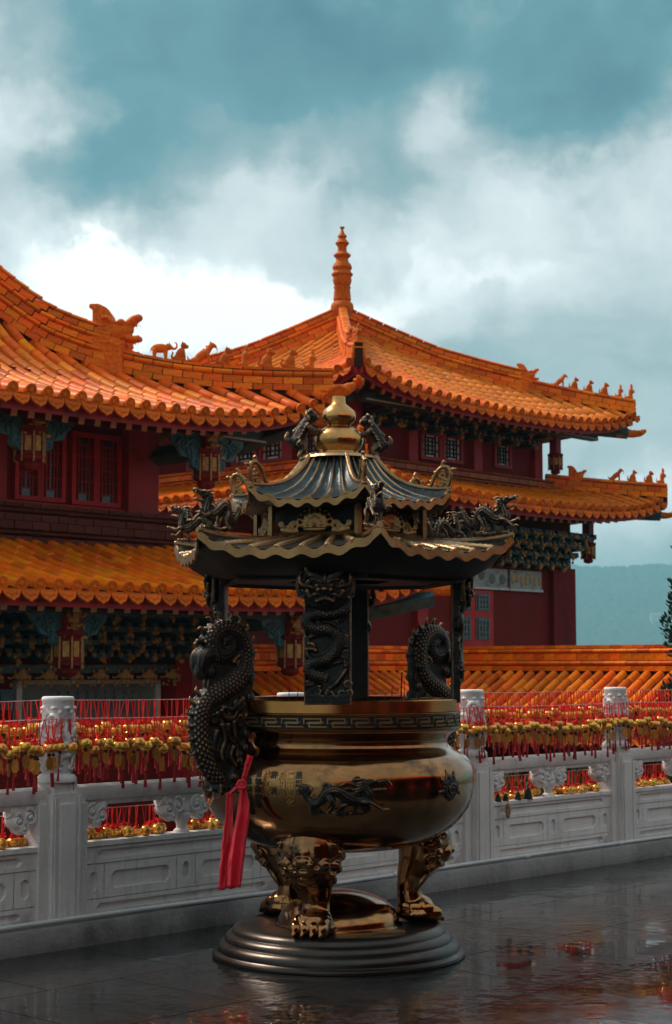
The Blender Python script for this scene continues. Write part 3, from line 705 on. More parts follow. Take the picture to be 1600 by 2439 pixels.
def roof_face(T, roof, O, e, n, tr, smax, zf, sp=.28, tl=.32, mat='tile', r=.084, rafters=1, eave=True, ns=18):
    """O origin, e along the eave, n inwards (uv vectors); tr(s)->(t0,t1); zf(t,s)->z"""
    e = Vector((*e, 0)); n = Vector((*n, 0)); O = Vector((*O, 0))
    P = lambda t_, s: O + e * t_ + n * s + Vector((0, 0, zf(t_, s)))
    deck = MB(); nt_ = 60
    deck.grid(lambda a, b: P(tr(b * smax)[0] + (tr(b * smax)[1] - tr(b * smax)[0]) * a, b * smax), nt_, ns)
    build('roof_deck', deck, M['joint'] if mat != 'x' else M[mat], roof, 180)
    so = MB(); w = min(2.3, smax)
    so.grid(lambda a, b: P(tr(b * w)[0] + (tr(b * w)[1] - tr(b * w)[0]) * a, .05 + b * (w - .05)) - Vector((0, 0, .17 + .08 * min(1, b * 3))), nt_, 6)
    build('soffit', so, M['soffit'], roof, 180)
    t0, t1 = tr(0)
    if eave:
        fa = MB(); fa.loft([[P(x, .06) + Vector((0, 0, -.06)), P(x, .06) + Vector((0, 0, -.235)), P(x, .11) + Vector((0, 0, -.235)), P(x, .11) + Vector((0, 0, -.06))]
                            for x in [t0 + (t1 - t0) * i / 60 for i in range(61)]])
        build('fascia', fa, M['red'], roof)
    ta, tb = tr(smax); k0 = int(math.ceil((min(t0, ta) + .06) / sp)); k1 = int(math.floor((max(t1, tb) - .06) / sp))
    for k_ in range(k0, k1 + 1):
        t_ = k_ * sp; s = 0.0
        while s < smax - .05:
            a, b = tr(s)
            if not (a - .02 <= t_ <= b + .02): s += tl * .5; continue
            s2 = min(s + tl, smax)
            a2, b2 = tr(s2)
            if t_ < a2 or t_ > b2:
                for q in range(6):
                    s2 -= tl / 6; a2, b2 = tr(s2)
                    if a2 <= t_ <= b2: break
                if s2 - s < .05: s += tl * .5; continue
            p, q = P(t_, s), P(t_, s2); d = q - p; ln = d.length; d.normalize()
            Nn = (e.cross(d)).normalized() if e.cross(d).z > 0 else (d.cross(e)).normalized()
            Lv = Nn.cross(d)
            T.add('barrel_tile', BT[mat], basis(d * ln, Lv * r, Nn * r, p + Nn * (.018 + random.gauss(0, .003)) + Lv * random.gauss(0, .004)) @ Matrix.Rotation(random.gauss(0, .012), 4, 'Z'), roof)
            if s == 0 and eave:
                c_ = p + Nn * .045 - d * .03
                tip = random.gauss(0, .04)
                T.add('tile_cap', cap_me, basis(d, Lv, Nn, c_ + Lv * random.gauss(0, .004)) @ Matrix.Rotation(random.uniform(0, 6), 4, 'X') @ Matrix.Rotation(tip, 4, 'Y'), roof)
                pd = P(t_ + sp / 2, 0); pd2 = P(t_ + sp / 2, .1); dn = (pd2 - pd).normalized(); N2 = e.cross(dn); N2 = N2 if N2.z > 0 else -N2
                if t_ + sp / 2 < t1: T.add('drip_tile', drip_me, basis(n, Lv, Vector((0, 0, 1)), pd + Vector((0, 0, -.012)) - n * .03) @ Matrix.Rotation(.28 + random.gauss(0, .06), 4, 'Y') @ Matrix.Rotation(random.gauss(0, .03), 4, 'X') @ Matrix.Scale(1.14, 4), roof)
            s = s2
            if s2 < s + 1e-6 and s >= smax - .05: break
        if eave:
            for row in range(rafters):
                s0 = .30 + .42 * row; se = s0 + 1.1
                while se > s0 and not (tr(se)[0] + .1 < t_ < tr(se)[1] - .1): se -= .1
                if se - s0 < .15 or not (t0 <= t_ <= t1): continue
                pass; pr = P(t_, s0) + Vector((0, 0, -.285 - .0 * row)); pr2 = P(t_, min(se, smax)) + Vector((0, 0, -.30))
                d = (pr2 - pr); ln = d.length; d.normalize(); Lv = e; Nn = d.cross(Lv); Nn = Nn if Nn.z > 0 else -Nn
                T.add('rafter', raft_me, basis(d * ln, Lv * .10, Nn * .10, pr), roof)

def ridge(T, roof, path, courses, seg=.30, mat='tile'):
    """courses: list of (kind, width, height) from the bottom up, laid along the path"""
    pts = curve(path, 10); L = [0]
    for i in range(1, len(pts)): L.append(L[-1] + (pts[i] - pts[i - 1]).length)
    def at(x):
        x = max(0, min(L[-1], x))
        for i in range(1, len(L)):
            if L[i] >= x: return pts[i - 1].lerp(pts[i], (x - L[i - 1]) / max(1e-9, L[i] - L[i - 1]))
        return pts[-1]
    core = MB(); H = sum(c[2] for c in courses); w = min(c[1] for c in courses) * .40
    rings = []
    for i in range(41):
        p = at(L[-1] * i / 40); d = at(L[-1] * i / 40 + .05) - at(L[-1] * i / 40 - .05); lat = Vector((-d.y, d.x, 0)).normalized()
        rings.append([p - lat * w + Vector((0, 0, -.15)), p + lat * w + Vector((0, 0, -.15)), p + lat * w + Vector((0, 0, H - .02)), p - lat * w + Vector((0, 0, H - .02))])
    core.loft(rings); build('ridge_core', core, M['joint'], roof)
    z = 0
    for ci, (kind, wd, hh) in enumerate(courses):
        n_ = max(1, int(round(L[-1] / seg))); sg = L[-1] / n_; off = (ci % 2) * .5
        for i in range(n_ + (1 if off else 0)):
            a, b = max(0, (i - off) * sg), min(L[-1], (i + 1 - off) * sg)
            if b - a < .03: continue
            p, q = at(a), at(b); d = q - p; ln = d.length; d.normalize(); lat = Vector((-d.y, d.x, 0)).normalized(); up = d.cross(lat)
            up = up if up.z > 0 else -up
            c = (p + q) / 2 + Vector((0, 0, z + hh / 2)) / max(.6, up.z)
            if kind == 'brick': T.add('ridge_brick', BRICK[mat], basis(d * ln, lat * wd * random.uniform(.98, 1.02), up * hh, c), roof)
            else: T.add('ridge_roll', ROLL[mat], basis(d * ln, lat * wd, up * hh * 1.12, c), roof)
        z += hh / max(.6, 1)
    return at, L[-1], H

# ---- small ridge figures, facing +x, about 1 high
def beast(kind):
    b = MB()
    if kind == 'elephant':
        b.ell((0, 0, .55), (.48, .2, .25)); b.ell((.45, 0, .62), (.18, .15, .18))
        for x in (-.3, .28):
            for y in (-.1, .1): b.tube([(x, y, .5), (x, y, 0)], [.12, .09], 8)
        b.tube(curve([(.55, 0, .6), (.72, 0, .52), (.85, 0, .62), (.84, 0, .8), (.7, 0, .88)]), [.09, .03], 7)
        b.tube([(-.46, 0, .6), (-.52, 0, .3)], .03, 5); b.ell((.38, .14, .66), (.1, .03, .14)); b.ell((.38, -.14, .66), (.1, .03, .14))
        b.tube([(.5, .0, .75), (.46, 0, .92)], .03, 5)
    elif kind == 'horse':
        b.ell((-.05, 0, .38), (.42, .15, .2), rotm('Y', -38)); b.tube(curve([(.15, 0, .5), (.3, 0, .72), (.36, 0, .86)]), [.16, .13, .1], 8)
        b.ell((.44, 0, .84), (.19, .09, .1), rotm('Y', 30)); b.tube([(.36, 0, .9), (.30, .04, 1.04)], .035, 5); b.tube([(.6, 0, .72), (.62, 0, .56)], .03, 5)
        for y in (-.08, .08): b.tube([(.2, y, .5), (.26, y, .25), (.24, y, 0)], [.1, .06, .06], 7)
        b.ell((-.3, 0, .16), (.24, .17, .16)); b.tube([(-.45, 0, .12), (-.62, 0, .2), (-.66, 0, .36)], [.07, .03], 6)
        for i in range(6): b.ell((.16 - .13 * i, 0, .78 - .13 * i), (.05, .025, .07))
    elif kind == 'figure':
        b.tube(curve([(0, 0, 0), (-.02, 0, .3), (.02, 0, .6), (.03, 0, .75)]), [.17, .14, .17, .08], 10); b.ell((.05, 0, .84), (.1, .09, .12))
        b.ell((.03, 0, .97), (.07, .06, .08)); b.tube([(.05, .12, .62), (.2, .1, .5), (.24, .02, .62)], .05, 6); b.tube([(.05, -.12, .62), (.22, -.08, .42)], .05, 6)
        b.ell((-.16, 0, .12), (.2, .14, .13)); b.tube([(-.2, 0, .1), (-.4, 0, .16), (-.36, 0, .4)], [.06, .03], 6)
    else:
        s = 1.15 if kind == 'lion' else 1.0
        b.ell((-.04, 0, .36), (.22 * s, .16 * s, .34), rotm('Y', 22)); b.ell((-.18, 0, .16), (.2, .18, .16)); b.ell((.12, 0, .78), (.15 * s, .13 * s, .15 * s))
        b.ell((.27, 0, .74), (.11, .08, .07)); b.ell((.26, 0, .66), (.09, .06, .04))
        for y in (-.09, .09): b.tube([(.1, y, .52), (.18, y, .25), (.17, y, .02)], [.09, .055, .06], 7); b.ell((.22, y, .04), (.09, .05, .05)); b.tube([(.08, y, .86), (.05, y * 1.1, 1.0)], [.05, .02], 5); b.ell((0, y * 1.5, .07), (.16, .06, .07))
        b.tube(curve([(-.33, 0, .1), (-.44, 0, .25), (-.38, 0, .42), (-.45, 0, .5)]), [.07, .05, .03], 6)
        if kind == 'lion':
            for i in range(8): a = i * PI / 4; b.ell((.02, .13 * math.cos(a), .76 + .14 * math.sin(a)), .06)
    return fused(b, M['tile_end'], .03, 2, 'ridge_beast')
BEAST = {k_: beast(k_) for k_ in ('elephant', 'sitter', 'horse', 'lion', 'figure')}
def dragon_finial():
    """upturned ridge dragon: block with scales, open-mouthed head facing +x, swept fin behind"""
    b = MB()
    b.prism([(-.30, 0), (.20, 0), (.18, .5), (-.29, .66)], -.16, .16, lambda x, z, y: (x, y, z))
    b.prism([(-.29, .5), (.04, .5), (.06, .74), (.02, .90), (-.08, 1.04), (-.20, 1.10), (-.34, 1.10), (-.35, 1.04), (-.29, 1.02)], -.11, .11, lambda x, z, y: (x, y, z))
    b.ell((.08, 0, .66), (.24, .17, .17), rotm('Y', -20)); b.ell((.30, 0, .82), (.16, .12, .075), rotm('Y', -38)); b.ell((.40, 0, .88), (.07, .1, .06))
    b.ell((.28, 0, .56), (.16, .11, .06), rotm('Y', 12)); b.ell((.42, 0, .55), (.05, .08, .05)); b.ell((.22, 0, .68), (.12, .10, .06))
    for s in (-1, 1):
        b.ell((.16, s * .13, .80), (.07, .05, .05)); b.tube([(.05, s * .12, .78), (-.06, s * .15, .88), (-.14, s * .14, .86)], [.045, .02], 6)
        for i in range(5): b.tube([(.0, s * .15, .48 + .06 * i), (-.14, s * .165, .50 + .07 * i)], [.035, .012], 5)
        for r_ in range(4):
            for c in range(5): b.ell((-.22 + .085 * c + (.04 if r_ % 2 else 0), s * .15, .08 + .1 * r_), (.045, .02, .055), nu=8, nv=6)
        b.tube(curve([(.22, s * .12, .5), (.1, s * .16, .44), (.02, s * .165, .5)]), [.035, .02], 6)
    for i in range(4): b.tube([(.26 + .05 * i, .06, .74 + .02 * i), (.27 + .05 * i, .06, .66 + .02 * i)], [.015, .006], 5); b.tube([(.26 + .05 * i, -.06, .74 + .02 * i), (.27 + .05 * i, -.06, .66 + .02 * i)], [.015, .006], 5)
    return fused(b, M['tile_end'], .016, 2, 'ridge_dragon')
DRAGF = dragon_finial()
def carved_tip():
    b = MB(); b.tube(curve([(-.5, 0, 0), (0, 0, 0), (.25, 0, .03), (.42, 0, .10)]), [.10, .11, .10, .04], 8)
    for i in range(7): b.ell((-.1 + .08 * i, .06 * math.sin(i * 2), .09 + .02 * math.cos(i)), .05)
    for s in (-1, 1):
        b.tube(curve([(.0, s * .1, .0), (.15, s * .12, .08), (.3, s * .09, .02)]), [.04, .02], 6)
    return fused(b, M['tile_end'], .02, 2, 'beam_tip')
TIP = carved_tip()
def place_on(at, x, me, name, parent, size, H, flip=1, yawoff=0.):
    p = at(x); d = (at(x + .1) - at(x - .1)) * flip; d.z = 0; d.normalize()
    Lv = Vector((-d.y, d.x, 0))
    o = put(name, me, parent, basis(d, Lv, Vector((0, 0, 1)), p + Vector((0, 0, H))) @ Matrix.Rotation(yawoff, 4, 'Z') @ Matrix.Scale(size, 4))
    return o

# ---- carved timber pieces
def scroll_bracket():
    """painted wing bracket: leaf-like scrolls, in x (along) z (up), hung below z=0"""
    b = MB()
    b.prism([(0, 0), (.62, 0), (.60, -.12), (.48, -.20), (.40, -.34), (.24, -.36), (.12, -.52), (0, -.56)], -.03, .03, lambda x, z, y: (x, y, z))
    for (cx, cz, r_, a0) in ((.17, -.20, .13, .5), (.40, -.14, .11, 2.), (.13, -.42, .08, 4.)):
        for s in (-1, 1): b.tube([(cx + x, s * .035, cz + z) for x, z in spiral((0, 0), r_, .015, 1.5, a0, 18)], [.028, .02], 6)
    for i in range(5):
        for s in (-1, 1): b.tube(curve([(.05 + .1 * i, s * .03, -.48 + .07 * i), (.10 + .1 * i, s * .05, -.40 + .06 * i), (.08 + .1 * i, s * .03, -.28 + .04 * i)]), [.02, .026, .012], 5)
    return b.mesh('wing_bracket', M['tealmid'], 50)
WING = scroll_bracket()
def gold_bunch():
    b = MB(); random.seed(4)
    for i in range(34): b.ell((random.gauss(0, .085), random.gauss(0, .03), random.gauss(0, .15)), (random.uniform(.02, .05), .03, random.uniform(.02, .06)), rotm('Y', random.uniform(0, 180)), 7, 5)
    b.ell((0, 0, 0), (.07, .03, .16)); return fused(b, M['gold'], .016, 0, 'gilded_carving')
GOLD = gold_bunch()
def lantern_parts(par, u, v, zt, zb, sc=1.0):
    """square hanging post ending in an eight-sided carved lantern"""
    ps = MB(); ps.box(u - .12 * sc, u + .12 * sc, v - .12 * sc, v + .12 * sc, zb + .5 * sc, zt); po = build('hanging_post', ps, M['red'], par)
    la = MB()
    def oct_(r_, z): return [(u + r_ * math.cos(PI / 8 + i * PI / 4), v + r_ * math.sin(PI / 8 + i * PI / 4), z) for i in range(8)]
    la.loft([oct_(.10, zb + .62), oct_(.23, zb + .60), oct_(.235, zb + .54), oct_(.19, zb + .52), oct_(.19, zb + .22), oct_(.22, zb + .20), oct_(.22, zb + .16), oct_(.13, zb + .12), oct_(.15, zb + .07), oct_(.11, zb + .02), oct_(.02, zb)])
    la.v = [(u + (x - u) * sc, v + (y - v) * sc, zb + (z - zb) * sc) for x, y, z in la.v]
    build('lantern_body', la, M['maroon'], par)
    g_ = MB()
    for i in range(8):
        a = i * PI / 4; c, s = math.cos(a), math.sin(a)
        Mx = basis(Vector((-s, c, 0)), Vector((c, s, 0)), Vector((0, 0, 1)), (u + .178 * c, v + .178 * s, zb + .37))
        g_.obox(Mx, .085, .014, .20)
        a2 = a + PI / 8; g_.tube([(u + .205 * math.cos(a2), v + .205 * math.sin(a2), zb + .54), (u + .21 * math.cos(a2), v + .21 * math.sin(a2), zb + .12)], [.014, .02, .026, .012], 6)
    g_.v = [(u + (x - u) * sc, v + (y - v) * sc, zb + (z - zb) * sc) for x, y, z in g_.v]
    build('lantern_panel', g_, M['gold'], par, 50)
def lattice_window(par, ex, ey, ez0, u0, u1, z0, z1, face, pane, frame, bar, bw=.022):
    """window in a wall plane: face='v' (plane v=ey) or 'u' (plane u=ey); outward is the negative side"""
    F = (lambda a, z, d: (a, ey - d, z)) if face == 'v' else (lambda a, z, d: (ey - d, a, z))
    def bx(mb, a0, a1, c0, c1, d0, d1):
        p, q = F(a0, c0, d0), F(a1, c1, d1); mb.box(min(p[0], q[0]), max(p[0], q[0]), min(p[1], q[1]), max(p[1], q[1]), c0, c1)
    fr = MB(); w = .07
    bx(fr, u0 - w, u0, z0 - w, z1 + w, .0, .07); bx(fr, u1, u1 + w, z0 - w, z1 + w, .0, .07); bx(fr, u0, u1, z0 - w, z0, .0, .07); bx(fr, u0, u1, z1, z1 + w, .0, .07)
    wi = build('window', fr, frame, par)
    pn = MB(); bx(pn, u0, u1, z0, z1, .004, .012); build('pane', pn, pane, wi)
    lt = MB(); W_, H_ = u1 - u0, z1 - z0
    for fx in (.2, .38, .62, .8): bx(lt, u0 + W_ * fx - bw / 2, u0 + W_ * fx + bw / 2, z0 + H_ * (.12 if fx in (.38, .62) else .0), z1 - H_ * (.12 if fx in (.38, .62) else .0), .014, .04)
    for fz in (.12, .3, .5, .7, .88): bx(lt, u0 + (0 if fz in (.3, .7) else W_ * .2), u1 - (0 if fz in (.3, .7) else W_ * .2), z0 + H_ * fz - bw / 2, z0 + H_ * fz + bw / 2, .016, .038)
    build('lattice', lt, bar, wi)
    return wi
def dougong(par, us, v0, v1, z0, tiers, seed, alongv=False, step=.19):
    """stepped bracket sets: arms, blocks and gilded bosses, one set per position"""
    random.seed(seed)
    for u in us:
        arm = MB(); gl = MB()
        for k_ in range(tiers):
            z = z0 + k_ * step; dv = (v1 - v0) * (k_ + 1) / tiers; w = .16 + .05 * k_
            F = (lambda a, b, c, d, e, f, mb: mb.box(a, b, c, d, e, f)) if not alongv else (lambda a, b, c, d, e, f, mb: mb.box(c, d, a, b, e, f))
            F(u - .045, u + .045, v0 + dv if v1 < v0 else v0, v0 if v1 < v0 else v0 + dv, z, z + .09, arm)
            vv = v0 + dv
            F(u - w, u + w, vv - .035, vv + .035, z + .05, z + .12, arm)
            for s in (-1, 0, 1):
                F(u + s * w - .05, u + s * w + .05, vv - .05, vv + .05, z + .12, z + .175, arm)
                c = (u + s * w, vv - .055, z + .10) if not alongv else (vv - .055, u + s * w, z + .10)
                gl.ell(c, (.035, .03, .03), nu=7, nv=5)
            c = (u, vv - .07, z + .03) if not alongv else (vv - .07, u, z + .03)
            for q in range(5): gl.ell((c[0] + random.gauss(0, .03), c[1] + random.gauss(0, .015), c[2] + random.gauss(0, .04)), (.03, .025, .035), nu=6, nv=4)
        o = build('bracket_set', arm, M['teal'], par); tag(build('gilded_boss', gl, M['gold'], o, 60), kind='stuff')

# ================================================================== NEAR HALL (left): two tiers of orange roof
random.seed(101)
EA, HU, GA = 17.5, 18.98, 9.5
A = thing('temple_hall', 'large temple hall at the left with two orange roofs and many ridge beasts', 'temple', uvz=(13.5, 22.0, -3))
TA = Tiles()
def zA(t_, s): return 5.12 + .22 * s + .021 * s ** 3 + .70 * math.exp(-max(0, HU - s - t_) / 1.1) * max(0, 1 - s / 3.2)
roofA = put('upper_roof', MB().box(GA, 10, EA + 4.6, EA + 5, 6, 6.1).mesh('upper_roof', M['joint']), A)
roof_face(TA, roofA, (0, EA), (1, 0), (0, 1), lambda s: (GA, HU - s), 4.6, zA)
sheet = MB(); sheet.grid(lambda a, b: (HU - b * 4.6, EA + b * 4.6 + (9.0 - b * 4.6) * a, zA(HU - b * 4.6 - 3 * a * (1 - a) * 4, b * 4.6)), 20, 16); build('roof_deck', sheet, M['tile_dark'], roofA, 180)
hipA = lambda s: Vector((HU - s, EA + s, zA(HU - s, s)))
lowc = [('brick', .24, .10), ('brick', .22, .11), ('roll', .20, .11), ('brick', .16, .045)]
highc = [('brick', .30, .11), ('brick', .30, .10), ('roll', .32, .10), ('brick', .24, .10), ('roll', .30, .09), ('brick', .2, .09), ('roll', .2, .07)]
atl, Ll, Hl = ridge(TA, roofA, [hipA(x * .1) + Vector((0, 0, .02)) for x in range(0, 25, 2)], lowc)
ath, Lh, Hh = ridge(TA, roofA, [hipA(2.36 + x * .1) + Vector((0, 0, .02)) for x in range(0, 23, 2)], highc, .26)
zm = zA(10, 4.6); ridge(TA, roofA, [(GA, EA + 4.6, zm), (12, EA + 4.6, zm), (HU - 4.5, EA + 4.6, zm + .03)], highc, .3)
def s_of_px(px, Yd=25.75, hu=HU):
    X = (px - 800) / 4000 * Yd * 1.008; return hu - (CU * X + SU * Yd)
for px, kd, sz in ((372, 'elephant', .30), (424, 'sitter', .33), (478, 'horse', .36), (534, 'sitter', .32), (584, 'figure', .34), (640, 'lion', .33), (697, 'lion', .33), (750, 'figure', .31)):
    s = s_of_px(px); p = hipA(s); 
    d = Vector((1, -1, 0)).normalized()
    put('ridge_beast', BEAST[kd], A, basis(d, Vector((-d.y, d.x, 0)), Vector((0, 0, 1)), p + Vector((0, 0, Hl + .012))) @ Matrix.Scale(sz, 4))
p = hipA(2.42); d = Vector((1, -1, 0)).normalized()
dg = put('ridge_dragon', DRAGF, A, basis(d, Vector((-d.y, d.x, 0)), Vector((0, 0, 1)), p + Vector((0, 0, -.05))) @ Matrix.Rotation(-.15, 4, 'Z') @ Matrix.Scale(1.02, 4))
put('ridge_dragon', DRAGF, A, basis(d, Vector((-d.y, d.x, 0)), Vector((0, 0, 1)), p + Vector((.42, .38, -.02))) @ Matrix.Rotation(.15, 4, 'Z') @ Matrix.Scale(.78, 4))
for zz, q in ((.02, 0), (-.42, 1)):
    pc = hipA(0) + Vector((-.05, .05, zz)); put('beam_tip', TIP, A, basis(d, Vector((-d.y, d.x, 0)), Vector((0, 0, 1)), pc) @ Matrix.Scale(1.0, 4))
bm = MB(); bm.tube([(HU - 2.2, EA + 2.2, 4.75), (HU - 1, EA + 1, 4.98), (HU - .15, EA + .15, 5.40)], [.13, .13, .11], 4); build('corner_beam', bm, M['teal'], A)
# upper storey
WV = 19.6
wA = MB(); wA.box(GA, 17.06, WV, WV + .25, 3.3, 5.9); wA.box(16.8, 17.06, WV, WV + 7, 3.3, 5.9); build('upper_wall', wA, M['maroon'], A)
for (u0, u1) in ((16.50, 17.10), (13.75, 14.25), (10.9, 11.3)):
    c_ = MB(); c_.box(u0, u1, WV - .18, WV - .002, 3.85, 5.6); build('column', c_, M['red'], A)
for (u0, u1) in ((14.55, 14.88), (14.99, 15.32), (15.58, 15.92), (16.03, 16.38), (13.2, 13.6), (12.6, 13.0), (11.9, 12.3)):
    lattice_window(A, 0, WV, 0, u0, u1, 4.05, 5.0, 'v', M['pane'], M['redbright'], M['red'])
bA = MB(); bA.box(GA, 17.1, WV - .10, WV - .004, 3.86, 3.96); build('window_sill', bA, M['redbright'], A)
be = MB(); be.box(GA, 18.35, 18.22, 18.40, 5.02, 5.20); be.box(18.2, 18.38, 18.41, 24, 5.02, 5.20); build('eave_beam', be, M['teal'], A)
be = MB(); be.box(GA, 18.35, 18.19, 18.215, 5.03, 5.055); build('beam_line', be, M['whiteline'], A)
be = MB(); be.box(GA, 17.0, 19.2, 19.36, 5.2, 5.36); build('eave_beam', be, M['teal'], A)
for uh in (10.6, 13.8, 17.05):
    lantern_parts(A, uh, 18.3, 5.05, 4.22 if uh > 11 else 4.1)
    for s in (-1, 1):
        put('wing_bracket', WING, A, basis(Vector((s, 0, 0)), Vector((0, 1, 0)), Vector((0, 0, 1)), (uh + s * .13, 18.29, 5.03)))
    put('gilded_carving', GOLD, A, Matrix.Translation((uh, 18.14, 4.92)))
for u in [10 + .55 * i for i in range(14)]:
    bx_ = MB(); bx_.box(u - .05, u + .05, 18.2, WV - .01, 5.22, 5.31); bx_.box(u - .11, u + .11, 18.15, 18.19, 5.2, 5.3); build('bracket_arm', bx_, M['tealmid'], A)
# brown ridge band where the lower roof meets the wall
ridge(TA, roofA, [(GA, 19.35, 3.30), (13.5, 19.35, 3.30), (17.35, 19.35, 3.30)], [('brick', .42, .12), ('roll', .40, .10), ('brick', .36, .12), ('brick', .36, .10), ('roll', .38, .10), ('brick', .30, .06)], .32, 'tile_brown')
ridge(TA, roofA, [(17.35, 19.35, 3.30), (17.35, 23, 3.30)], [('brick', .42, .12), ('roll', .40, .10), ('brick', .36, .12), ('brick', .36, .10), ('roll', .38, .10), ('brick', .30, .06)], .32, 'tile_dark')
# lower roof
EL, HL = 16.5, 20.3
def zAl(t_, s): return 2.55 + .20 * s + .028 * s * s + .55 * math.exp(-max(0, HL - s - t_) / 1.2) * max(0, 1 - s / 3.0)
roofAl = put('lower_roof', MB().box(GA, 10, 19.3, 19.4, 3.2, 3.25).mesh('lower_roof', M['joint']), A)
roof_face(TA, roofAl, (0, EL), (1, 0), (0, 1), lambda s: (GA, HL - s), 2.8, zAl)
sheet = MB(); sheet.grid(lambda a, b: (HL - b * 2.8, EL + b * 2.8 + (7.0 - b * 2.8) * a, zAl(HL - b * 2.8 - 2.5 * a, b * 2.8)), 20, 10); build('roof_deck', sheet, M['tile_dark'], roofAl, 180)
hipL = lambda s: Vector((HL - s, EL + s, zAl(HL - s, s)))
ridge(TA, roofAl, [hipL(x * .2) + Vector((0, 0, .02)) for x in range(0, 15, 2)], lowc)
pc = hipL(0) + Vector((.1, -.1, -.32)); put('beam_tip', TIP, A, basis(d, Vector((-d.y, d.x, 0)), Vector((0, 0, 1)), pc) @ Matrix.Scale(.9, 4))
bm = MB(); bm.tube([(HL - 2.4, EL + 2.4, 2.30), (HL - 1, EL + 1, 2.42), (HL - .05, EL + .05, 2.68)], [.2, .2, .16], 4); build('corner_beam', bm, M['tealmid'], A)
# lower storey: deep shade, brackets, mural
wl_ = MB(); wl_.box(GA, 17.5, 19.2, 19.5, -3, 3.2); wl_.box(17.2, 17.5, 19.5, 25, -3, 3.2); build('lower_wall', wl_, M['maroon'], A)
mu = MB(); mu.box(14.35, 16.8, 19.13, 19.195, .55, 1.34); mur = build('mural_panel', mu, M['mural'], A)
mf = MB()
for (a, b, c, e_) in ((14.25, 16.9, 1.345, 1.40), (14.25, 14.34, .5, 1.34), (16.81, 16.9, .5, 1.34)): mf.box(a, b, 19.10, 19.19, c, e_)
build('mural_frame', mf, M['whiteline'], mur)
fg = MB(); random.seed(9)
for i in range(9):
    u = 15.0 + i * .17; fg.ell((u, 19.125, 1.05 + random.gauss(0, .03)), (.035, .01, .13), nu=8, nv=6); fg.ell((u, 19.125, 1.22), (.025, .01, .03), nu=8, nv=6)
build('painted_figures', fg, M['teal'], mur, 60)
bs = MB(); bs.box(13.95, 14.2, 19.1, 19.19, 1.0, 1.28); bs.box(13.98, 14.17, 19.085, 19.099, 1.03, 1.25); build('square_ornament', bs, M['tealmid'], A)
for u0 in (13.55, 17.15, 11.0):
    c_ = MB(); c_.box(u0 - .16, u0 + .16, 18.86, 19.19, -3, 2.4); build('column', c_, M['red'], A)
lb = MB(); lb.box(GA, 17.4, 18.9, 19.05, 1.50, 1.62); lb.box(GA, 18.3, 17.22, 17.38, 2.28, 2.40); build('eave_beam', lb, M['teal'], A)
dougong(A, [13.0 + .49 * i for i in range(10)] + [12.4, 11.8], 19.05, 17.9, 1.66, 4, 3, step=.185)
for i in range(9):
    put('gilded_carving', GOLD, A, Matrix.Translation((13.2 + .46 * i, 18.86, 1.46)) @ Matrix.Rotation(PI / 2, 4, 'Y') @ Matrix.Scale(.72, 4))
for uh in (13.7, 17.83):
    lantern_parts(A, uh, 17.3, 2.3, 1.45); put('gilded_carving', GOLD, A, Matrix.Translation((uh, 17.15, 2.16)) @ Matrix.Scale(.85, 4))
    for s in (-1, 1): put('wing_bracket', WING, A, basis(Vector((s, 0, 0)), Vector((0, 1, 0)), Vector((0, 0, 1)), (uh + s * .13, 17.29, 2.28)) @ Matrix.Scale(.8, 4))
TA.flush(A)

# ================================================================== CORNER PAVILION (right): pyramidal double roof with a tall finial
random.seed(202)
B = thing('temple_pavilion', 'red pavilion with double orange roof and a tall ringed finial', 'temple', uvz=(25.6, 23.34, -3))
TB = Tiles(); BC = (25.6, 23.34); BA, BL = 4.35, 4.80
def zB(t_, s): return 6.40 + .36 * s + .034 * s * s + .45 * math.exp(-max(0, BA - s - abs(t_)) / 1.1) * max(0, 1 - s / 3)
def zBl(t_, s): return 4.62 + .25 * s + .02 * s * s + .46 * math.exp(-max(0, BL - s - abs(t_)) / 1.1) * max(0, 1 - s / 2.6)
roofB = put('upper_roof', MB().box(BC[0] - .2, BC[0] + .2, BC[1] - .2, BC[1] + .2, 8.3, 8.6).mesh('upper_roof', M['tile']), B)
roofBl = put('lower_roof', MB().box(BC[0] - 2.8, BC[0] + 2.8, BC[1] - 2.8, BC[1] + 2.8, 5.0, 5.05).mesh('lower_roof', M['joint']), B)
faces = [((BC[0], BC[1] - 1), (1, 0), (0, 1)), ((BC[0] - 1, BC[1]), (0, 1), (1, 0))]
roof_face(TB, roofB, (BC[0], BC[1] - BA), (1, 0), (0, 1), lambda s: (-(BA - s), BA - s), BA - .1, zB, rafters=2)
roof_face(TB, roofB, (BC[0] - BA, BC[1]), (0, 1), (1, 0), lambda s: (-(BA - s), BA - s), BA - .1, zB, rafters=2)
roof_face(TB, roofBl, (BC[0], BC[1] - BL), (1, 0), (0, 1), lambda s: (-(BL - s), BL - s), 1.9, zBl, rafters=1)
roof_face(TB, roofBl, (BC[0] - BL, BC[1]), (0, 1), (1, 0), lambda s: (-(BL - s), BL - s), 1.9, zBl, rafters=1)
for (roof, a_, zf, sm) in ((roofB, BA, zB, BA - .1), (roofBl, BL, zBl, 1.9)):
    for sgn in (0, 1):
        sh2 = MB()
        sh2.grid(lambda a, b: ((BC[0] + (a * 2 - 1) * (a_ - b * sm), BC[1] + a_ - b * sm) if sgn == 0 else (BC[0] + a_ - b * sm, BC[1] + (a * 2 - 1) * (a_ - b * sm))) + (zf((a * 2 - 1) * (a_ - b * sm), b * sm),), 24, 10)
        build('roof_deck', sh2, M['tile_dark'], roof, 180)
cB = [('brick', .26, .11), ('brick', .24, .10), ('roll', .26, .10), ('brick', .18, .09), ('roll', .18, .07)]
cBl = [('brick', .24, .10), ('brick', .22, .11), ('roll', .18, .09)]
DIRS = [(-1, -1), (1, -1), (-1, 1), (1, 1)]
